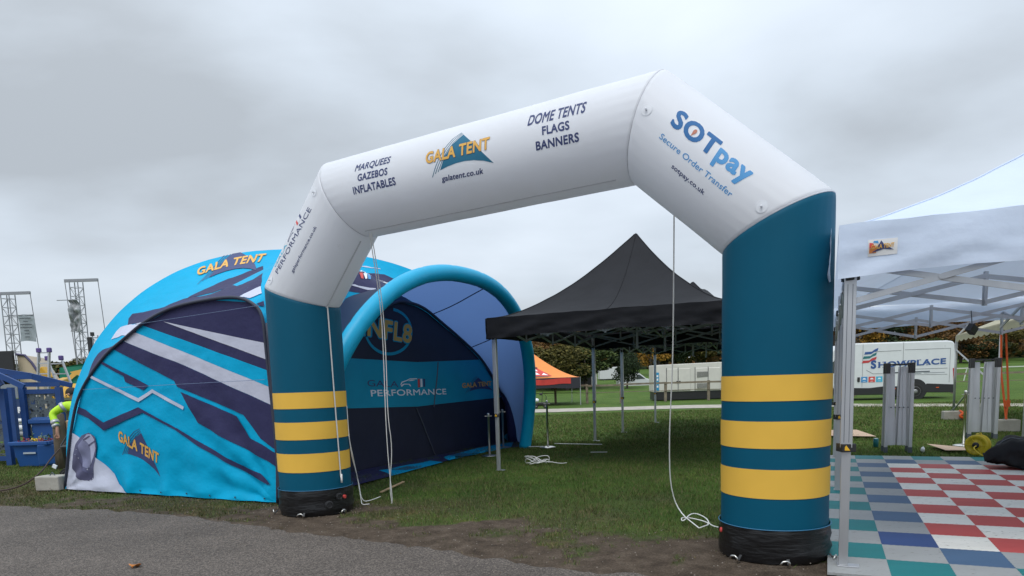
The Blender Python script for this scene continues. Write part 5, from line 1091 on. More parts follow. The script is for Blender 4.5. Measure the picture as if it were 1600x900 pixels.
# ---------------- generator ----------------
def generator():
    P = V3(8.30, 39.3, 0); d = V3(1, -.06, 0).normalized(); n = V3(-.06, -1, 0).normalized()
    R = thing('generator', P+d*2.1, 'large cream containerised generator behind the fence', 'generator'); Fn = lambda x, y, z: P+d*x-n*y+V3(0, 0, z)
    cr = mat('gen_cream', (.62, .60, .54), rough=.5, var=.05, dirt=(.34, .32, .27, .62), dscale=1.2)
    bd = prism(MB(), [(0, .50), (0, 2.05), (4.35, 2.12), (4.35, .50)], 0, 1.7, Fn).build('body', cr, R, bevel=.03)
    prism(MB(), [(.05, .04), (.05, .50), (4.3, .50), (4.3, .04)], .05, 1.65, Fn).build('skid_base', M_plastic, R)
    for x0, x1 in ((.78, 1.40), (1.44, 2.12), (2.40, 3.10), (3.14, 3.80)):
        MB().add([Fn(x0, -.02, .60), Fn(x1, -.02, .60), Fn(x1, -.02, 1.82), Fn(x0, -.02, 1.82), Fn(x0+.03, -.035, .58), Fn(x1-.03, -.035, .58), Fn(x1-.03, -.035, 1.79), Fn(x0+.03, -.035, 1.79)], [(4, 5, 6, 7), (0, 1, 5, 4), (1, 2, 6, 5), (2, 3, 7, 6), (3, 0, 4, 7)]).build('door', cr, bd)
        MB().tube([Fn(x0-.02, -.02, .5), Fn(x0-.02, -.02, 1.88)], .014, 4).build('panel_gap', M_steelb, bd)
    for x, z in ((1.36, 1.05), (1.50, 1.05)): MB().box(Fn(x, -.05, z), (.09, .04, .12)).build('latch', M_plastic, bd)
    for x, z0, z1 in ((2.62, 1.30, 1.60), (2.62, .66, .94), (3.95, 1.55, 1.85), (3.95, .66, 1.0)):
        v = MB().box(Fn(x+.18, -.04, (z0+z1)/2), (.62 if x < 3 else .34, .03, z1-z0)).build('vent', mat('vent_grey', (.16, .16, .15), rough=.7), bd)
        for k in range(5): MB().box(Fn(x+.18, -.06, z0+(k+.5)*(z1-z0)/5), (.60 if x < 3 else .32, .02, .012)).build('louvre', cr, v)
    s = MB().box(Fn(.24, -.02, 1.10), (.17, .02, 1.05)).build('blue_sign', mat('sign_cyan', (.01, .26, .48), rough=.5), bd)
    for k, zz in enumerate((1.42, 1.22, 1.02, .82)): MB().box(Fn(.24, -.035, zz), (.09, .006, .12)).build('sign_mark', M_white_p, s)
generator()
# ---------------- orange gazebo ----------------
def gazebo():
    W2 = 2.55; cx, cy = 1.30, 39.6; ze, zv, zp = .95, 1.52, 3.05
    R = thing('orange_gazebo', (cx, cy, 0), 'orange and red branded gazebo, half lowered, beyond the path', 'gazebo')
    org = mat('gazebo_orange', (.75, .24, .045), rough=.6, var=.06); blk = mat('gazebo_black', (.02, .02, .03), rough=.6); red = mat('gazebo_red', (.52, .04, .03), rough=.6, var=.2, vscale=3)
    def rz(x, y): m = max(abs(x), abs(y))/W2; return zv+(zp-zv)*(1-m)**1.45
    b = MB(); b.grid(lambda a, r_: V3(cx+(2*a-1)*W2, cy+(2*r_-1)*W2, rz((2*a-1)*W2, (2*r_-1)*W2)), 40, 40); rc = b.build('roof_cloth', org, R, smooth=True)
    fr = lambda x, h: V3(cx+x, cy-W2*(1-h), rz(x, W2*(1-h))+.02)
    decal('printed_logo', [[(-1.3, .14), (1.05, .14), (.75, .30), (.45, .42), (.1, .56), (-.5, .66), (-.9, .42)]], lambda x, h: fr(x, h), red, rc, (.15, .06))
    decal('printed_logo', [[(-.5, .26), (-.1, .24), (-.1, .40), (-.45, .42)], [(0, .22), (.4, .22), (.15, .34)], [(-.4, .48), (-.1, .44), (-.2, .58)], [(-.0, .38), (.3, .37), (.15, .47)], [(.5, .20), (.85, .18), (.6, .29)]], lambda x, h: fr(x, h)+V3(0, -.01, .01), M_white_p, rc, (.15, .06))
    decal('printed_logo', [[(-.35, .08), (1.0, .08), (.8, .12), (-.3, .13)], [(-.3, .33), (-.15, .31), (-.12, .35), (-.28, .36)], [(-.25, .60), (.3, .50), (.28, .47), (-.3, .55)]], lambda x, h: fr(x, h)+V3(0, -.02, .02), blk, rc, (.15, .06))
    for (a, b_) in (((-1, -1), (1, -1)), ((1, -1), (1, 1)), ((1, 1), (-1, 1)), ((-1, 1), (-1, -1))):
        p0 = V3(cx+a[0]*W2, cy+a[1]*W2, 0); p1 = V3(cx+b_[0]*W2, cy+b_[1]*W2, 0)
        nn = V3((a[0]+b_[0])/2, (a[1]+b_[1])/2, 0)
        b = MB(); b.grid(lambda s, r_: p0.lerp(p1, s)+nn*.03+V3(0, 0, zv-r_*(zv-ze)+.03*math.sin(s*12)*r_), 30, 4); v = b.build('valance', blk, R, smooth=True)
        b = MB(); b.grid(lambda s, r_: p0.lerp(p1, .06+s*.84)+nn*.05+V3(0, 0, zv-.06-r_*.30-.03*math.sin(s*12)), 30, 3); b.build('printed_band', red, v, smooth=True)
        MB().bar(p0+V3(0, 0, 0), p0+V3(0, 0, zv), .04).build('leg', M_alu, R)
gazebo()
def mower():
    x, y = 1.55, 34.3; R = thing('line_marker', (x, y, 0), 'small wheeled machine with a white tank standing beside the path', 'machine')
    MB().lathe((x-.22, y, .34), [(.08, 0), (.13, .02), (.13, .13), (.05, .17)], 16).build('tank', M_white_p, R, smooth=True)
    MB().box((x+.02, y, .24), (.42, .3, .14)).build('engine', M_plastic, R, bevel=.03)
    for dx in (-.25, .22): wheel('wheel', R, (x+dx, y-.16, .11), V3(0, -1, 0), .11, .06)
    MB().tube([(x+.05, y, .3), (x+.10, y, .85), (x+.30, y, .56)], .018, 6).build('handlebar', M_plastic, R); MB().box((x+.02, y, .72), (.16, .1, .12)).build('control_box', M_plastic, R, bevel=.02)
    MB().tube([(x+.25, y, .1), (x+.28, y, .55)], .02, 6).build('frame', M_plastic, R)
mower()
# ---------------- the left-hand yard ----------------
M_bluewood = mat('blue_timber', (.012, .055, .20), rough=.5, var=.15, vscale=3)
def shelter():
    R = thing('timber_shelter', (-11.0, 15.2, 0), 'blue painted timber shelter with cut metal side panels at the left edge', 'shelter')
    for x, yy, h in ((-10.93, 14.7, 1.66), (-10.72, 15.0, 1.68), (-10.02, 15.15, 1.66), (-12.0, 14.7, 1.70), (-12.0, 16.4, 1.7), (-10.1, 16.6, 1.66)): MB().bar((x, yy, 0), (x+.01, yy, h), .115).build('post', M_bluewood, R)
    for a, b_ in (((-12.0, 14.4, 2.60), (-10.24, 14.4, 1.68)), ((-11.9, 15.5, 2.14), (-10.87, 15.5, 1.95)), ((-10.87, 15.5, 1.95), (-10.0, 15.6, 1.69)), ((-10.47, 15.0, 1.90), (-10.08, 15.3, 1.70))): MB().bar(a, b_, .06, .11).build('rafter', M_bluewood, R)
    for a, b_ in (((-11.6, 15.0, 1.91), (-10.45, 15.0, 1.90)), ((-10.78, 15.0, 1.74), (-9.98, 15.15, 1.72)), ((-10.78, 15.0, 1.58), (-10.0, 15.15, 1.57)), ((-12.0, 14.7, 1.56), (-10.93, 14.7, 1.54)), ((-12.0, 14.7, .16), (-10.9, 14.7, .15)), ((-11.5, 14.5, 1.42), (-10.75, 14.5, 1.80)), ((-10.72, 15.0, .35), (-10.02, 15.15, .35))): MB().bar(a, b_, .05, .10).build('beam', M_bluewood, R)
    pm = mat('cut_metal', (.13, .155, .17), rough=.45, metal=.6, dirt=(.01, .012, .016, .51), dscale=9, bump=.3, bscale=9)
    for (x0, y0), (x1, y1), z0, z1, nm in (((-11.95, 14.72), (-10.99, 14.72), .22, 1.50, 1), ((-10.66, 15.03), (-10.08, 15.14), .4, 1.53, 2)):
        b = MB(); n = 26; m_ = 34; V = []; Fc = []
        p0, p1 = V3(x0, y0, 0), V3(x1, y1, 0)
        for i in range(n+1):
            for j in range(m_+1): V.append(p0.lerp(p1, i/n)+V3(0, 0, z0+(z1-z0)*j/m_))
        for i in range(n):
            for j in range(m_):
                if mnoise.noise(V3(i*.42+nm*9, j*.42, nm)) > .24 and 0 < i < n-1 and 0 < j < m_-1: continue
                a = i*(m_+1)+j; Fc.append((a, a+m_+1, a+m_+2, a+1))
        b.add(V, Fc); o = b.build('cut_panel', pm, R); s = o.modifiers.new('s', 'SOLIDIFY'); s.thickness = .012
    # what stands inside
    o = thing('display_board', (-12.9, 17.7, 0), 'dark blue board with pale lettering inside the timber shelter', 'sign')
    MB().box((-13.1, 17.7, .92), (1.5, .06, 1.0)).build('board', mat('board_blue', (.02, .05, .14), rough=.5), o)
    decal('lettering', affine(text_polys('OR', .06), (-12.98, 1.06), (-12.66, 1.06), (-12.98, 1.20)), lambda a, z: V3(a, 17.655, z), M_white_p, o)
    MB().box((-12.95, 17.68, 1.62), (.42, .05, .36)).build('window', mat('pane_grey', (.22, .25, .28), rough=.2), o)
    for i, (z, m_) in enumerate(((.86, M_alu), (.70, M_white_p), (.54, mat('roll_grey', (.30, .31, .32))))):
        k = thing('roll', (-12.3, 17.0, z-.07), ['silver roll on top of the stack inside the blue shelter', 'white roll in the middle of the stack inside the blue shelter', 'grey roll at the bottom of the stack inside the blue shelter'][i], 'roll')
        MB().lathe((-12.62, 17.0, z), [(.072, 0), (.076, .02), (.076, .55), (.072, .57)], 18, (1, 0, 0)).build('wound_sheet', m_, k, smooth=True); MB().lathe((-12.63, 17.0, z), [(.02, 0), (.02, .6)], 10, (1, 0, 0)).build('core', M_plastic, k)
shelter()
M_bluep = mat('blue_plastic', (.012, .075, .26), rough=.45, var=.08, vscale=3)
def planter():
    R = thing('planter', (-10.1, 14.3, 0), 'blue plastic grit bin used as a planter of autumn flowers', 'planter')
    def ring(x0, x1, y0, y1, z): return [V3(x0, y0, z), V3(x1, y0, z), V3(x1, y1, z), V3(x0, y1, z)]
    b = MB(); r_ = [ring(-10.36, -9.74, 14.16, 14.62, .01), ring(-10.42, -9.69, 14.10, 14.66, .46), ring(-10.38, -9.72, 14.14, 14.62, .46), ring(-10.34, -9.76, 14.2, 14.58, .1)]
    V = sum(r_, []); b.add(V, [(i*4+j, i*4+(j+1) % 4, (i+1)*4+(j+1) % 4, (i+1)*4+j) for i in range(3) for j in range(4)]+[(12, 13, 14, 15), (3, 2, 1, 0)]); b.build('tub', M_bluep, R, bevel=.015)
    MB().bar((-10.47, 14.08, .50), (-9.66, 14.08, .50), .06, .08).bar((-10.47, 14.08, .50), (-10.47, 14.68, .50), .06, .08).bar((-9.66, 14.08, .50), (-9.66, 14.68, .50), .06, .08).bar((-10.47, 14.68, .50), (-9.66, 14.68, .50), .06, .08).build('rim', M_bluep, R, bevel=.015)
    MB().box((-9.72, 14.1, .26), (.3, .06, .4), Matrix.Rotation(.6, 3, 'Z')).build('corner_panel', M_bluep, R, bevel=.01)
    MB().box((-10.08, 14.105, .30), (.26, .01, .035)).build('maker_plate', mat('plate_pale', (.4, .45, .5)), R)
    MB().box((-10.06, 14.38, .44), (.66, .46, .06)).build('soil', mat('dark_soil', (.03, .02, .015), rough=1), R)
    cols = [mat('petal_yellow', (.6, .4, .02)), mat('petal_crimson', (.20, .02, .04)), mat('leaf_green', (.04, .09, .03)), mat('leaf_grey', (.10, .16, .13))]
    spec_ = [(-10.30, 14.28, 1, 'crimson foliage at the left end of the blue planter'), (-10.22, 14.45, 2, 'dark green leaves at the back left of the blue planter'), (-10.18, 14.22, 1, 'low crimson foliage left of the yellow flowers in the planter'), (-10.08, 14.24, 0, 'yellow flowers in the middle of the blue planter'), (-10.04, 14.42, 0, 'yellow flowers at the back of the blue planter'), (-9.95, 14.35, 3, 'tall grey-green spiky leaves right of the yellow flowers'), (-9.88, 14.48, 2, 'dark green leaves at the back right of the blue planter'), (-9.85, 14.22, 1, 'crimson foliage right of the grey-green leaves in the planter'), (-9.77, 14.36, 1, 'crimson foliage at the right end of the blue planter')]
    for x, y, k, lb in spec_:
        h = .16 if k in (0, 1) else .25
        p = thing('flowering_plant', (x, y, .46), lb, 'plant', 'plants in the blue planter')
        b = MB()
        for q in range(46):
            a = random.uniform(0, 6.28); r0_ = random.uniform(.01, .11); z = .46+random.uniform(.02, h)*(1-r0_*3.5); c = V3(x+r0_*math.cos(a), y+r0_*math.sin(a), z); s = .022
            u_ = V3(random.uniform(-1, 1), random.uniform(-1, 1), random.uniform(-1, 1)).normalized()*s; w_ = u_.orthogonal().normalized()*s*.6
            b.add([c-u_, c+w_, c+u_, c-w_], [(0, 1, 2, 3)])
        b.build('foliage', cols[k], p); MB().tube([(x, y, .44), (x+.01, y, .46+h*.7)], .006, 5).build('stem', cols[2], p)
planter()
def blue_crate():
    R = thing('blue_box', (-10.2, 15.0, 0), 'blue plastic box with raised back behind the planter', 'box')
    MB().box((-10.28, 15.1, .72), (.62, .28, .58)).build('tub', M_bluep, R, bevel=.04); MB().box((-10.28, 14.93, .92), (.66, .06, .10)).build('lip', M_bluep, R, bevel=.02); MB().box((-10.45, 15.15, 1.12), (.13, .12, .26)).build('neck', M_bluep, R, bevel=.02)
    MB().box((-10.28, 15.1, .22), (.5, .24, .43)).build('stand', M_plastic, R)
blue_crate()
def logs():
    wood = mat('bark', (.11, .085, .06), rough=.95, var=.35, vscale=6, bump=.8, bscale=14, bdist=.03, stretch=(1, 1, .3)); cut = mat('cut_wood', (.40, .29, .18), rough=.8, var=.15)
    R = thing('log', (-9.1, 13.7, 0), 'upright weathered log beside the blue planter', 'log')
    MB().lathe((-9.16, 13.75, 0), [(.14, 0), (.13, .4), (.12, .8), (.10, 1.10), (.03, 1.13)], 12).build('trunk', wood, R, smooth=True); MB().lathe((-9.0, 13.85, 0), [(.08, 0), (.08, .95), (.05, .97)], 12).build('split_half', cut, R)
    R = thing('wood_offcut', (-9.95, 15.8, 0), 'pale wooden offcut above the blue box', 'wood'); MB().box((-9.9, 15.8, 1.0), (.2, .06, .5)).build('board', cut, R, bevel=.004); MB().bar((-9.9, 15.85, 0), (-9.9, 15.85, .8), .05).build('stake', wood, R)
logs()
def bucket():
    R = thing('bucket', (-7.62, 11.75, 0), 'black tub with a wheel standing by the dome tent corner', 'tub')
    MB().lathe((-7.60, 11.75, .1), [(.16, 0), (.20, .48), (.215, .50), (.205, .52), (.17, .5)], 22).build('tub', M_plastic, R, smooth=True); wheel('wheel', R, (-7.66, 11.56, .12), V3(0, -1, 0), .12, .06)
    MB().tube([(-7.8, 11.7, .62), (-7.66, 11.68, .80), (-7.45, 11.7, .62)], .012, 6).build('handle', M_steelb, R)
bucket()
def chain():
    b = MB(); b.tube(smoothp([V3(-7.85, 12.2, .8), V3(-7.9, 11.6, .45), V3(-7.55, 10.75, .24), V3(-7.8, 10.5, .03), V3(-8.6, 10.4, .02), V3(-9.6, 10.6, .02)], 2), .012, 6)
    tag(b.build('dark_strap', mat('strap_brown', (.05, .03, .025), rough=.8)), 'dark strap running from the tub over the concrete block', 'strap')
    tag(MB().box((-7.68, 11.3, .30), (.07, .02, .06), Matrix.Rotation(.5, 3, 'Y')).build('strap_tag', M_white_p), 'small white tag hanging on the dark strap', 'tag')
chain()
# plastic body for a person bending at work
def skin_obj(name, joints, edges, radii, m, parent, sub=2):
    me = bpy.data.meshes.new(name); off = origin(parent); bm = bmesh.new(); ly = bm.verts.layers.skin.verify()
    vs = [bm.verts.new(Vector(j)-off) for j in joints]
    for e in edges: bm.edges.new((vs[e[0]], vs[e[1]]))
    for v, r_ in zip(vs, radii): v[ly].radius = r_ if isinstance(r_, tuple) else (r_, r_)
    vs[0][ly].use_root = True
    bm.to_mesh(me); bm.free()
    me.materials.append(m); o = bpy.data.objects.new(name, me); COL.objects.link(o); o.parent = parent
    sk = o.modifiers.new('skin', 'SKIN'); sk.use_smooth_shade = True; s = o.modifiers.new('sub', 'SUBSURF'); s.levels = s.render_levels = sub
    return o
def person():
    R = thing('person', (-8.15, 13.1, 0), 'person in a hi-vis yellow jacket bending down behind the dome tent edge', 'person')
    sk = mat('skin', (.42, .22, .15), rough=.6); hv = mat('hi_vis', (.48, .78, .02), rough=.6, var=.08, bump=.4, bscale=8); tr = mat('dark_trousers', (.02, .025, .045), rough=.8); rf_ = mat('reflective_tape', (.45, .46, .47), rough=.35, metal=.3)
    J = [(-8.02, 13.12, .90), (-8.08, 13.10, 1.08), (-8.2, 13.05, 1.26), (-8.26, 13.02, 1.36), (-8.31, 13.0, 1.44), (-8.33, 12.98, 1.54),
         (-8.40, 12.92, 1.30), (-8.66, 12.84, 1.14), (-8.53, 12.74, .86), (-8.52, 12.72, .74),
         (-8.12, 13.25, 1.30), (-8.22, 13.30, 1.05), (-8.40, 13.1, .85), (-8.44, 13.05, .74),
         (-8.08, 13.02, .84), (-8.16, 12.98, .48), (-8.08, 13.02, .08), (-8.2, 12.92, .04),
         (-7.94, 13.22, .84), (-7.98, 13.25, .46), (-7.90, 13.3, .08), (-8.04, 13.22, .04)]
    E_ = [(0, 1), (1, 2), (2, 3), (3, 4), (4, 5), (2, 6), (6, 7), (7, 8), (8, 9), (2, 10), (10, 11), (11, 12), (12, 13), (0, 14), (14, 15), (15, 16), (16, 17), (0, 18), (18, 19), (19, 20), (20, 21)]
    rad = [(.15, .11), (.14, .10), (.16, .11), .055, .095, .09, .06, .045, .032, .03, .06, .045, .032, .03, .085, .06, .042, .04, .085, .06, .042, .04]
    nb = len(J)
    for w, dirv in ((9, V3(.02, -.02, -1)), (13, V3(0, 0, -1))):     # five fingers on each hand
        c = Vector(J[w])
        for k, (ox, ln) in enumerate(((-.03, .07), (-.012, .08), (.008, .078), (.026, .06))):
            a = c+V3(ox, 0, -.02); i0 = len(J); J += [tuple(a), tuple(a+V3(0, -.01, -ln*.5)), tuple(a+V3(.0, .012, -ln))]; E_ += [(w, i0), (i0, i0+1), (i0+1, i0+2)]; rad += [.011, .009, .007]
        i0 = len(J); J += [tuple(c+V3(-.045, -.01, -.005)), tuple(c+V3(-.06, -.015, -.045))]; E_ += [(w, i0), (i0, i0+1)]; rad += [.012, .009]
    skin_obj('body', J, E_, rad, sk, R)
    jk = [(-8.04, 13.11, .92), (-8.08, 13.10, 1.08), (-8.2, 13.05, 1.27), (-8.27, 13.02, 1.36), (-8.41, 12.92, 1.30), (-8.67, 12.84, 1.14), (-8.54, 12.75, .89), (-8.12, 13.25, 1.30), (-8.22, 13.30, 1.05), (-8.40, 13.1, .88)]
    je = [(0, 1), (1, 2), (2, 3), (2, 4), (4, 5), (5, 6), (2, 7), (7, 8), (8, 9)]
    skin_obj('jacket', jk, je, [(.18, .14), (.18, .14), (.20, .14), .08, .095, .075, .058, .09, .07, .055], hv, R)
    skin_obj('trousers', [(-8.02, 13.12, .92), (-8.08, 13.02, .82), (-8.16, 12.98, .48), (-8.08, 13.02, .10), (-7.94, 13.22, .82), (-7.98, 13.25, .46), (-7.90, 13.3, .10)], [(0, 1), (1, 2), (2, 3), (0, 4), (4, 5), (5, 6)], [(.16, .12), .10, .075, .06, .10, .075, .06], tr, R)
    for a, b_, r_ in (((-8.60, 12.79, 1.00), (-8.565, 12.77, .95), .072), ((-8.58, 12.77, .93), (-8.55, 12.755, .89), .066), ((-8.05, 13.11, 1.0), (-8.07, 13.10, 1.05), .185), ((-8.45, 12.91, 1.27), (-8.50, 12.89, 1.24), .098)):
        a, b_ = Vector(a), Vector(b_); MB().lathe(a, [(r_, 0), (r_*1.02, (b_-a).length/2), (r_, (b_-a).length)], 20, b_-a).build('reflective_band', rf_, R, smooth=True)
    h = Vector((-8.335, 12.98, 1.50)); hd = MB(); hd.grid(lambda a, r_: h+V3(.108*math.cos(a*6.2832)*math.sin(r_*1.75), .108*math.sin(a*6.2832)*math.sin(r_*1.75), .02+.105*math.cos(r_*1.75)), 20, 10); hd.build('hair', mat('dark_hair', (.02, .015, .012), rough=.8), R, smooth=True)
    for s in (-1, 1): MB().lathe(h+V3(-.085, .03*s-.03, .0), [(.012, 0), (.008, .008)], 8, (-1, -.3, 0)).build('eye', M_plastic, R)
    MB().lathe(h+V3(-.085, -.03, -.03), [(.018, 0), (.010, .03), (.004, .034)], 8, (-1, -.3, -.2)).build('nose', sk, R, smooth=True); MB().box(h+V3(-.088, -.03, -.06), (.01, .04, .008)).build('mouth', mat('lips', (.3, .1, .09)), R)
    for s in (-1, 1): MB().lathe(h+V3(.0, .098*s, -.01), [(.022, 0), (.026, .008), (.01, .014)], 10, (0, s, 0)).build('ear', sk, R, smooth=True)
    for c_ in ((-8.14, 12.96, .05), (-7.97, 13.26, .05)): MB().box(c_, (.27, .10, .09)).build('boot', M_plastic, R, bevel=.03)
person()
M_digger = mat('digger_yellow', (.55, .30, .015), rough=.45, var=.12, vscale=2, dirt=(.2, .13, .05, .6), dscale=3)
def buckets():
    R = thing('digger_bucket', (-10.8, 16.6, 0), 'large yellow excavator bucket above the person in hi-vis', 'bucket')
    def shell(cx, cy, cz, w, r_, m_, par, nm):
        b = MB(); n = 14; b.grid(lambda a, q: V3(cx+w*(q-.5), cy+r_*.6*math.cos(.6+a*3.2), cz+r_*math.sin(.6+a*3.2)), n, 6); o = b.build(nm, m_, par, smooth=True); s = o.modifiers.new('s', 'SOLIDIFY'); s.thickness = .04
        for sx in (-.5, .5): b = MB(); P = [V3(cx+w*sx, cy+r_*.6*math.cos(.6+a*3.2), cz+r_*math.sin(.6+a*3.2)) for a in np.linspace(0, 1, 12)]; b.add(P, [tuple(range(12))]); q = b.build('side_plate', m_, par); s = q.modifiers.new('s', 'SOLIDIFY'); s.thickness = .03
        for k in range(5): MB().bar((cx-w*.45+k*w*.22, cy+r_*.5, cz+r_*.55), (cx-w*.45+k*w*.22, cy+r_*.7, cz+r_*.62+.1), .05, .03).build('tooth', M_steelb, par)
    b = MB(); b.grid(lambda a, q: V3(-11.05+.72*q, 16.5+.3*a, 1.38+.27*a*(.75+.5*math.sin(q*3.1))+.0), 8, 12); o = b.build('bucket_back', M_digger, R, smooth=True); s = o.modifiers.new('s', 'SOLIDIFY'); s.thickness = .05
    shell(-10.72, 16.75, 1.36, .72, .24, M_digger, R, 'bucket_shell')
    MB().bar((-11.05, 16.9, 0), (-10.95, 16.9, 1.4), .12).bar((-10.5, 16.9, 0), (-10.55, 16.9, 1.4), .12).build('stand', mat('olive_steel', (.16, .17, .10), rough=.7), R)
    MB().box((-10.75, 16.45, 1.38), (.62, .12, .06)).build('cutting_edge', MATS['olive_steel'], R)
    R = thing('excavator', (-12.8, 18.5, 0), 'yellow excavator, only its arm showing behind the blue shelter roof', 'excavator')
    MB().bar((-12.42, 18.2, 2.2), (-12.2, 18.2, 1.9), .22, .18).build('link', M_digger, R, bevel=.03); MB().bar((-14.2, 18.9+3, 1.9), (-12.2, 18.3, 1.72), .22, .26).build('boom', M_digger, R, bevel=.03); MB().bar((-13.9, 21, 1.2), (-12.6, 18.8, 1.5), .3, .2).build('dipper', M_digger, R, bevel=.03)
    MB().bar((-12.6, 18.9, 0), (-12.6, 18.9, 1.6), .2).build('stand', M_steelb, R)
    R = thing('green_machine', (-9.6, 15.8, 0), 'low green machine part beside the person in hi-vis', 'machine')
    MB().box((-9.75, 15.9, .95), (.75, .4, .28)).build('cover', mat('machine_green', (.01, .11, .06), rough=.5), R, bevel=.04); MB().box((-9.55, 15.75, 1.18), (.4, .2, .14)).build('yellow_cover', M_digger, R, bevel=.03); MB().box((-9.85, 15.68, 1.20), (.22, .02, .12)).build('white_plate', M_white_p, R); MB().box((-9.75, 15.9, .4), (.5, .3, .8)).build('chassis', M_steelb, R)
buckets()
def ladder():
    X0 = -.27; R = thing('step_ladder', (-11.3, 17.3, 0), 'aluminium combination ladder with purple caps standing above the excavator bucket', 'ladder')
    pur = mat('purple_cap', (.10, .06, .22), rough=.5)
    for (a, b_) in ((V3(-11.72, 17, .0), V3(-11.42, 17.1, 2.6)), (V3(-11.40, 17, 0), V3(-11.16, 17.1, 2.6)), (V3(-11.50, 17.5, 2.42), V3(-10.92, 17.6, .0)), (V3(-11.15, 17.5, 2.42), V3(-10.52, 17.6, .0))):
        a = a+V3(X0, 0, 0); b_ = b_+V3(X0, 0, 0); MB().bar(a, b_, .075, .03).build('stile', M_alu, R); t = a if a.z > 1 else b_; MB().box(t, (.10, .09, .12)).build('cap', pur, R, bevel=.02)
    for k in range(10):
        z = .2+k*.26; t = z/2.6; MB().bar(V3(X0-11.72+.30*t, 17+.1*t, z), V3(X0-11.40+.24*t, 17+.1*t, z), .03).build('rung', M_alu, R)
        t2 = (2.42-z)/2.42
        if t2 > 0: MB().bar(V3(X0-11.50+.58*t2, 17.5+.1*t2, z), V3(X0-11.15+.63*t2, 17.5+.1*t2, z), .03).build('rung', M_alu, R)
ladder()
def green_tent():
    R = thing('green_canopy', (-15, 24.5, 0), 'green printed canopy with a yellow arrow behind the dome tent edge', 'canopy')
    g_ = mat('canopy_green', (.0, .17, .095), rough=.6, var=.06)
    b = MB(); P = [V3(-15.85, 24, 1.55), V3(-15.75, 24, 2.42), V3(-14.5, 24.1, 2.62), V3(-13.6, 24.3, 2.60), V3(-13.2, 24.3, 1.1), V3(-14.6, 24, 1.15)]
    b.add(P+[p+V3(.6, 3, .0) for p in P], [tuple(range(6)), tuple(range(6, 12))[::-1]]+[(i, 6+i, 6+(i+1) % 6, (i+1) % 6) for i in range(6)]); rc = b.build('canopy', g_, R)
    decal('yellow_arrow', [[(-15.6, 1.95), (-15.3, 2.22), (-15.38, 2.26), (-14.95, 2.34), (-15.05, 2.12), (-15.13, 2.16), (-15.5, 1.88)]], lambda a, z: V3(a, 23.94, z), M_gold, rc)
    for x in (-15.7, -13.4): MB().bar((x, 24.4, 0), (x, 24.4, 1.6), .05).build('leg', M_alu, R)
    b = MB(); b.lathe((-15.4, 23.4, 1.2), [(.28, 0), (.27, .12), (.2, .2), (.05, .22)], 16); tag(b.build('white_sack', M_white_p, smooth=True), 'white bundle in front of the green canopy', 'bundle')
    R = thing('display_screen', (-20.8, 28, 0), 'black screen standing at the left edge behind the shelter', 'screen'); MB().box((-20.9, 28.1, 2.75), (1.25, .12, 1.15)).build('panel', M_plastic, R); MB().bar((-21, 28.2, 0), (-21, 28.2, 2.3), .1).build('post', M_steelb, R)
    R = thing('beige_trailer', (-19.6, 28.8, 0), 'beige curved-roof trailer behind the black screen', 'trailer')
    pts = [(-20.35, .5), (-20.35, 3.2), (-20.0, 3.15), (-19.75, 2.85), (-19.4, 2.2), (-19.3, .5)]; n = 6; be = mat('trailer_beige', (.52, .42, .30), rough=.5)
    b = MB(); b.add([V3(x, 28.4, z) for x, z in pts]+[V3(x-1, 31, z) for x, z in pts], [tuple(range(n)), tuple(range(n, 2*n))[::-1]]+[(i, n+i, n+(i+1) % n, (i+1) % n) for i in range(n)]); b.build('body', be, R, bevel=.03)
    MB().tube([V3(x, 28.37, z) for x, z in pts[1:5]], .05, 6).build('edge_trim', mat('trim_purple', (.06, .05, .12)), R)
green_tent()
M_truss = mat('truss_grey', (.30, .31, .33), rough=.5, metal=.5)
def truss(label, x, y, H_, w, lean, barx, m_=M_truss, wires=True):
    R = thing('truss_tower', (x, y, 0), label, 'truss tower', 'lattice truss towers')
    c4 = [(x-w/2, y-w/2), (x+w/2, y-w/2), (x+w/2, y+w/2), (x-w/2, y+w/2)]
    L_ = lambda p, z: V3(p[0]+lean*z, p[1], z)
    for p in c4: MB().tube([L_(p, 0), L_(p, H_)], .022, 6).build('chord', m_, R)
    st = w*1.05; n = int(H_/st)
    for k in range(n):
        b = MB(); z = k*st
        for q in range(4):
            a, c_ = c4[q], c4[(q+1) % 4]
            if (k+q) % 2: a, c_ = c_, a
            b.tube([L_(a, z), L_(c_, z+st)], .010, 5); b.tube([L_(c4[q], z+st), L_(c4[(q+1) % 4], z+st)], .010, 5)
        b.build('lattice_bay', m_, R)
    if barx:
        tb = MB().bar(V3(barx[0], y, H_+.05), V3(barx[1], y, H_+.05), .10, .12).build('top_bar', m_, R)
        if wires:
            for bx, gx in ((barx[0], barx[0]+.25), (barx[1], barx[1]+.25)): MB().tube([V3(bx, y, H_+.02), V3(gx, y, 0)], .016, 5).build('guy_wire', mat('wire_grey', (.2, .2, .21)), R)
            MB().tube([V3(x, y, H_*.6), V3(x-1.2, y+1, 0)], .008, 4).build('guy_wire', MATS['wire_grey'], R)
    return R
truss('grey lattice truss tower with a crumpled cloth, nearest to the dome tent', -18.62, 30, 6.3, .36, .008, (-19.05, -17.62))
truss('grey lattice truss tower with a grey banner, at the left edge', -21.62, 30, 5.85, .36, .008, (-22.8, -20.6))
truss('short dark lattice tower close to the dome tent roof', -15.42, 26, 3.68, .34, .0, None)
R_ = thing('black_post', (-15.85, 25.9, 0), 'black mast standing beside the short lattice tower', 'mast'); MB().bar((-15.75, 25.9, 0), (-15.72, 25.9, 3.6), .20, .14).build('mast', M_plastic, R_, bevel=.02); MB().box((-15.60, 25.85, 3.70), (.10, .1, .14)).build('cap', M_plastic, R_)
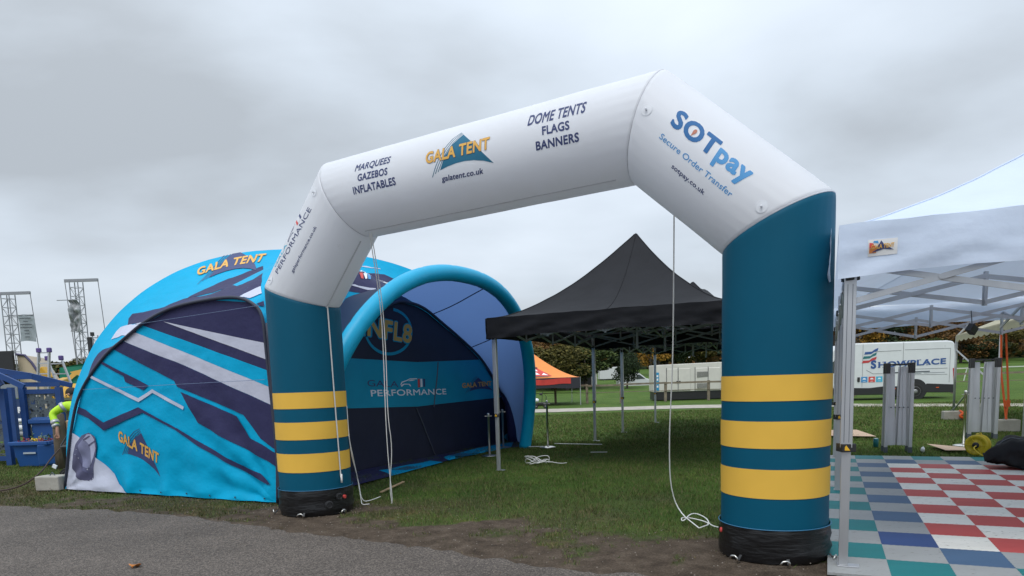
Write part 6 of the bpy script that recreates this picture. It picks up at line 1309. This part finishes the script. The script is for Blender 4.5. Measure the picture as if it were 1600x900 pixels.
def banner(label, x0, x1, z0, z1, y, m_, wr, lines):
    R = thing('banner', ((x0+x1)/2, y, z0), label, 'banner')
    b = MB(); b.grid(lambda a, r_: V3(x0+(x1-x0)*a+.04*math.sin(r_*3), y+wr*mnoise.noise(V3(a*4, r_*5, x0)), z0+(z1-z0)*r_+.03*math.sin(a*4)), 16, 22); s = b.build('sheet', m_, R, smooth=True)
    for k in range(lines):
        z = z1-.16-(z1-z0-.2)*k/lines; w = (x1-x0)*(.75 if k in (0, 2, 3) else .3); c_ = (x0+x1)/2
        b = MB(); b.grid(lambda a, r_: V3(c_+(a-.5)*w+.03, y-.07-wr*.3, z+.035*r_), 8, 1); b.build('printed_line', mat('banner_print', (.07, .08, .09)), s)
    MB().bar(V3(x0-.45, y, z1), V3(x1, y, z1), .03).build('rail', M_truss, R)
banner('grey banner with printed lines hung beside the left lattice tower', -21.18, -20.50, 3.82, 4.95, 29.9, mat('banner_grey', (.30, .34, .36), rough=.7), .03, 7)
banner('crumpled grey cloth wrapped on the lattice tower nearest the dome', -18.85, -18.40, 4.15, 5.5, 29.72, mat('cloth_grey', (.30, .31, .32), rough=.8, var=.5, vscale=6), .25, 0)
# ---------------- trees ----------------
def crown(kind, seed):
    rnd = np.random.default_rng(seed); n = 5200; h, w = 1.0, .42
    nb = 16; cb = []
    for i in range(nb):
        a = rnd.uniform(0, 6.28); z = rnd.uniform(.28, .92); rmax = w*math.sin(math.pi*min(max((z-.12)/.95, 0), 1))**.7; r_ = rmax*rnd.uniform(.35, .85); cb.append((r_*math.cos(a), r_*math.sin(a), z, rnd.uniform(.11, .20)))
    V = []; Fc = []; M_ = []
    for i in range(n):
        c_ = cb[rnd.integers(nb)]; d = rnd.normal(size=3); d /= np.linalg.norm(d); rr_ = c_[3]*rnd.uniform(.55, 1.08); p = np.array(c_[:3])+d*rr_*np.array([1.15, 1.15, .85])
        if p[2] < .10: continue
        u_ = rnd.normal(size=3); u_ /= np.linalg.norm(u_); v_ = np.cross(u_, rnd.normal(size=3)); v_ /= np.linalg.norm(v_); s = rnd.uniform(.012, .026)
        b0 = len(V); V += [tuple(p-u_*s), tuple(p+v_*s*.8), tuple(p+u_*s), tuple(p-v_*s*.8)]; Fc.append((b0, b0+1, b0+2, b0+3)); M_.append(int(rnd.integers(3)))
    me = bpy.data.meshes.new('crown'); me.from_pydata(V, [], Fc)
    pal = dict(olive=((0.085, 0.075, 0.022), (0.121, 0.103, 0.027), (0.055, 0.055, 0.017)), brown=((0.145, 0.075, 0.027), (0.206, 0.108, 0.034), (0.085, 0.055, 0.024)), dark=((0.024, 0.041, 0.02), (0.039, 0.058, 0.024), (0.017, 0.027, 0.015)), green=((0.048, 0.073, 0.022), (0.073, 0.097, 0.027), (0.034, 0.051, 0.017)), gold=((0.303, 0.158, 0.024), (0.399, 0.218, 0.036), (0.193, 0.108, 0.024)), bare=((0.103, 0.079, 0.061), (0.133, 0.103, 0.073), (0.073, 0.058, 0.048)))[kind]
    for k, c_ in enumerate(pal): me.materials.append(mat('leaf_%s_%d' % (kind, k), c_, rough=.8, spec=.15))
    me.polygons.foreach_set('material_index', M_); me.update()
    b = MB(); b.tube([(0, 0, 0), (.01, 0, .3), (0, .01, .7)], [.028, .02, .008], 7)
    for q in cb[:9]: b.tube([(0, 0, .2+.35*q[2]*.6), (q[0]*.5, q[1]*.5, q[2]*.8), (q[0], q[1], q[2])], [.012, .008, .003], 5)
    return me, b.mesh('trunk', mat('trunk_bark', (.06, .05, .04), rough=.95))
_cr = {}
def tree(kind, x, y, h, wx, label, group='trees of the far wood'):
    v = (kind, int(abs(x*7+y)) % 3)
    if v not in _cr: _cr[v] = crown(kind, hash_seed(v))
    me, tr = _cr[v]; z = float(hill(np.array([x]), np.array([y]))[0])-.05
    R = thing('tree', (x, y, z), label, 'tree', group); R.scale = (h*wx, h*wx, h); R.rotation_euler = (0, 0, random.uniform(0, 6.28))
    inst('crown', me, R); inst('trunk', tr, R)
def hash_seed(v): return sum(ord(ch) for ch in v[0])*7+v[1]*13
KN = dict(olive='olive autumn tree', brown='russet autumn tree', dark='dark evergreen tree', green='dull green tree', gold='golden tree', bare='bare grey-brown tree')
rnd2 = random.Random(21); TREES = []
def row(x0, x1, y, n, kinds, h0, h1, wx, where):
    last = None
    for i in range(n):
        x = x0+(x1-x0)*(i+.5+rnd2.uniform(-.3, .3))/n; k = rnd2.choice(kinds)
        TREES.append([k, x, y+rnd2.uniform(-4, 4), rnd2.uniform(h0, h1), wx*rnd2.uniform(.9, 1.3), where])
row(4, 36, 152, 11, ('olive', 'green', 'brown', 'dark', 'brown'), 8.0, 10.5, 1.3, 'in the back row beyond the black marquee')
row(2, 16, 112, 4, ('olive', 'brown', 'green'), 6.5, 8.2, 1.4, 'at the field edge right of the orange gazebo')
row(14, 40, 128, 7, ('brown', 'olive', 'dark', 'brown', 'gold'), 5.5, 7.5, 1.3, 'in the front row beyond the generator')
row(52, 84, 118, 9, ('brown', 'brown', 'dark', 'bare', 'olive', 'gold'), 6.8, 8.6, 1.3, 'in the front row above the white van')
row(58, 100, 140, 9, ('dark', 'bare', 'brown', 'green'), 8.5, 11, 1.35, 'in the back row above the white van')
row(84, 106, 118, 6, ('brown', 'dark', 'bare', 'olive', 'gold'), 6.8, 8.6, 1.3, 'in the front row beneath the cream tent roof')
row(62, 92, 104, 9, ('dark', 'green', 'brown', 'olive'), 3.0, 4.6, 1.8, 'among the low trees right of the white van')
row(-104, -78, 128, 6, ('dark', 'green', 'olive'), 4.6, 6.0, 1.5, 'behind the yard at the left edge')
row(1.4, 9.0, 74, 6, ('olive', 'green', 'brown'), 3.9, 4.9, 1.35, 'in the clump behind the orange gazebo')
ORD = ['first', 'second', 'third', 'fourth', 'fifth', 'sixth', 'seventh', 'eighth', 'ninth']
for t in TREES:
    same = sorted([q for q in TREES if q[0] == t[0] and q[5] == t[5]], key=lambda q: q[1]/q[2]); i = same.index(t)
    lb = ('only ' if len(same) == 1 else ORD[i]+' ')+KN[t[0]]+(' ' if len(same) == 1 else ' from the left ')+t[5]
    tree(t[0], t[1], t[2], t[3], t[4], lb)
tree('dark', 12.1, 70, 3.7, 1.0, 'round dark tree alone in front of the far white van', None)
tree('gold', 20.0, 96, 5.2, 1.2, 'golden tree just above the generator', None)
def hedge():
    n = 26000; x = rng.uniform(-180, 260, n); y = 170+rng.uniform(-3, 3, n)+np.abs(x)*.02; z = hill(x, y)+rng.random(n)**.9*(5.6+2*np.sin(x*.11)+1.2*np.sin(x*.37))
    V = np.zeros((n, 4, 3)); d = rng.normal(size=(n, 3)); d /= np.linalg.norm(d, axis=1)[:, None]; e = np.cross(d, rng.normal(size=(n, 3))); e /= np.linalg.norm(e, axis=1)[:, None]; s = rng.uniform(.45, .95, n)[:, None]; c_ = np.stack([x, y, z], 1)
    V[:, 0] = c_-d*s; V[:, 1] = c_+e*s; V[:, 2] = c_+d*s; V[:, 3] = c_-e*s
    me = bpy.data.meshes.new('far_wood'); me.from_pydata(V.reshape(-1, 3).tolist(), [], np.arange(n*4).reshape(-1, 4).tolist())
    for k in ('dark', 'olive', 'brown'): me.materials.append(MATS.get('leaf_%s_0' % k) or mat('leaf_%s_0' % k, (.04, .04, .02)))
    me.polygons.foreach_set('material_index', rng.choice(3, n, p=[.55, .25, .2]).astype(np.int32)); me.update()
    o = bpy.data.objects.new('far_wood', me); COL.objects.link(o); tag(o, 'dark mass of woodland along the horizon', 'wood', kind='stuff')
hedge()
for cr in SC.objects:
    pass
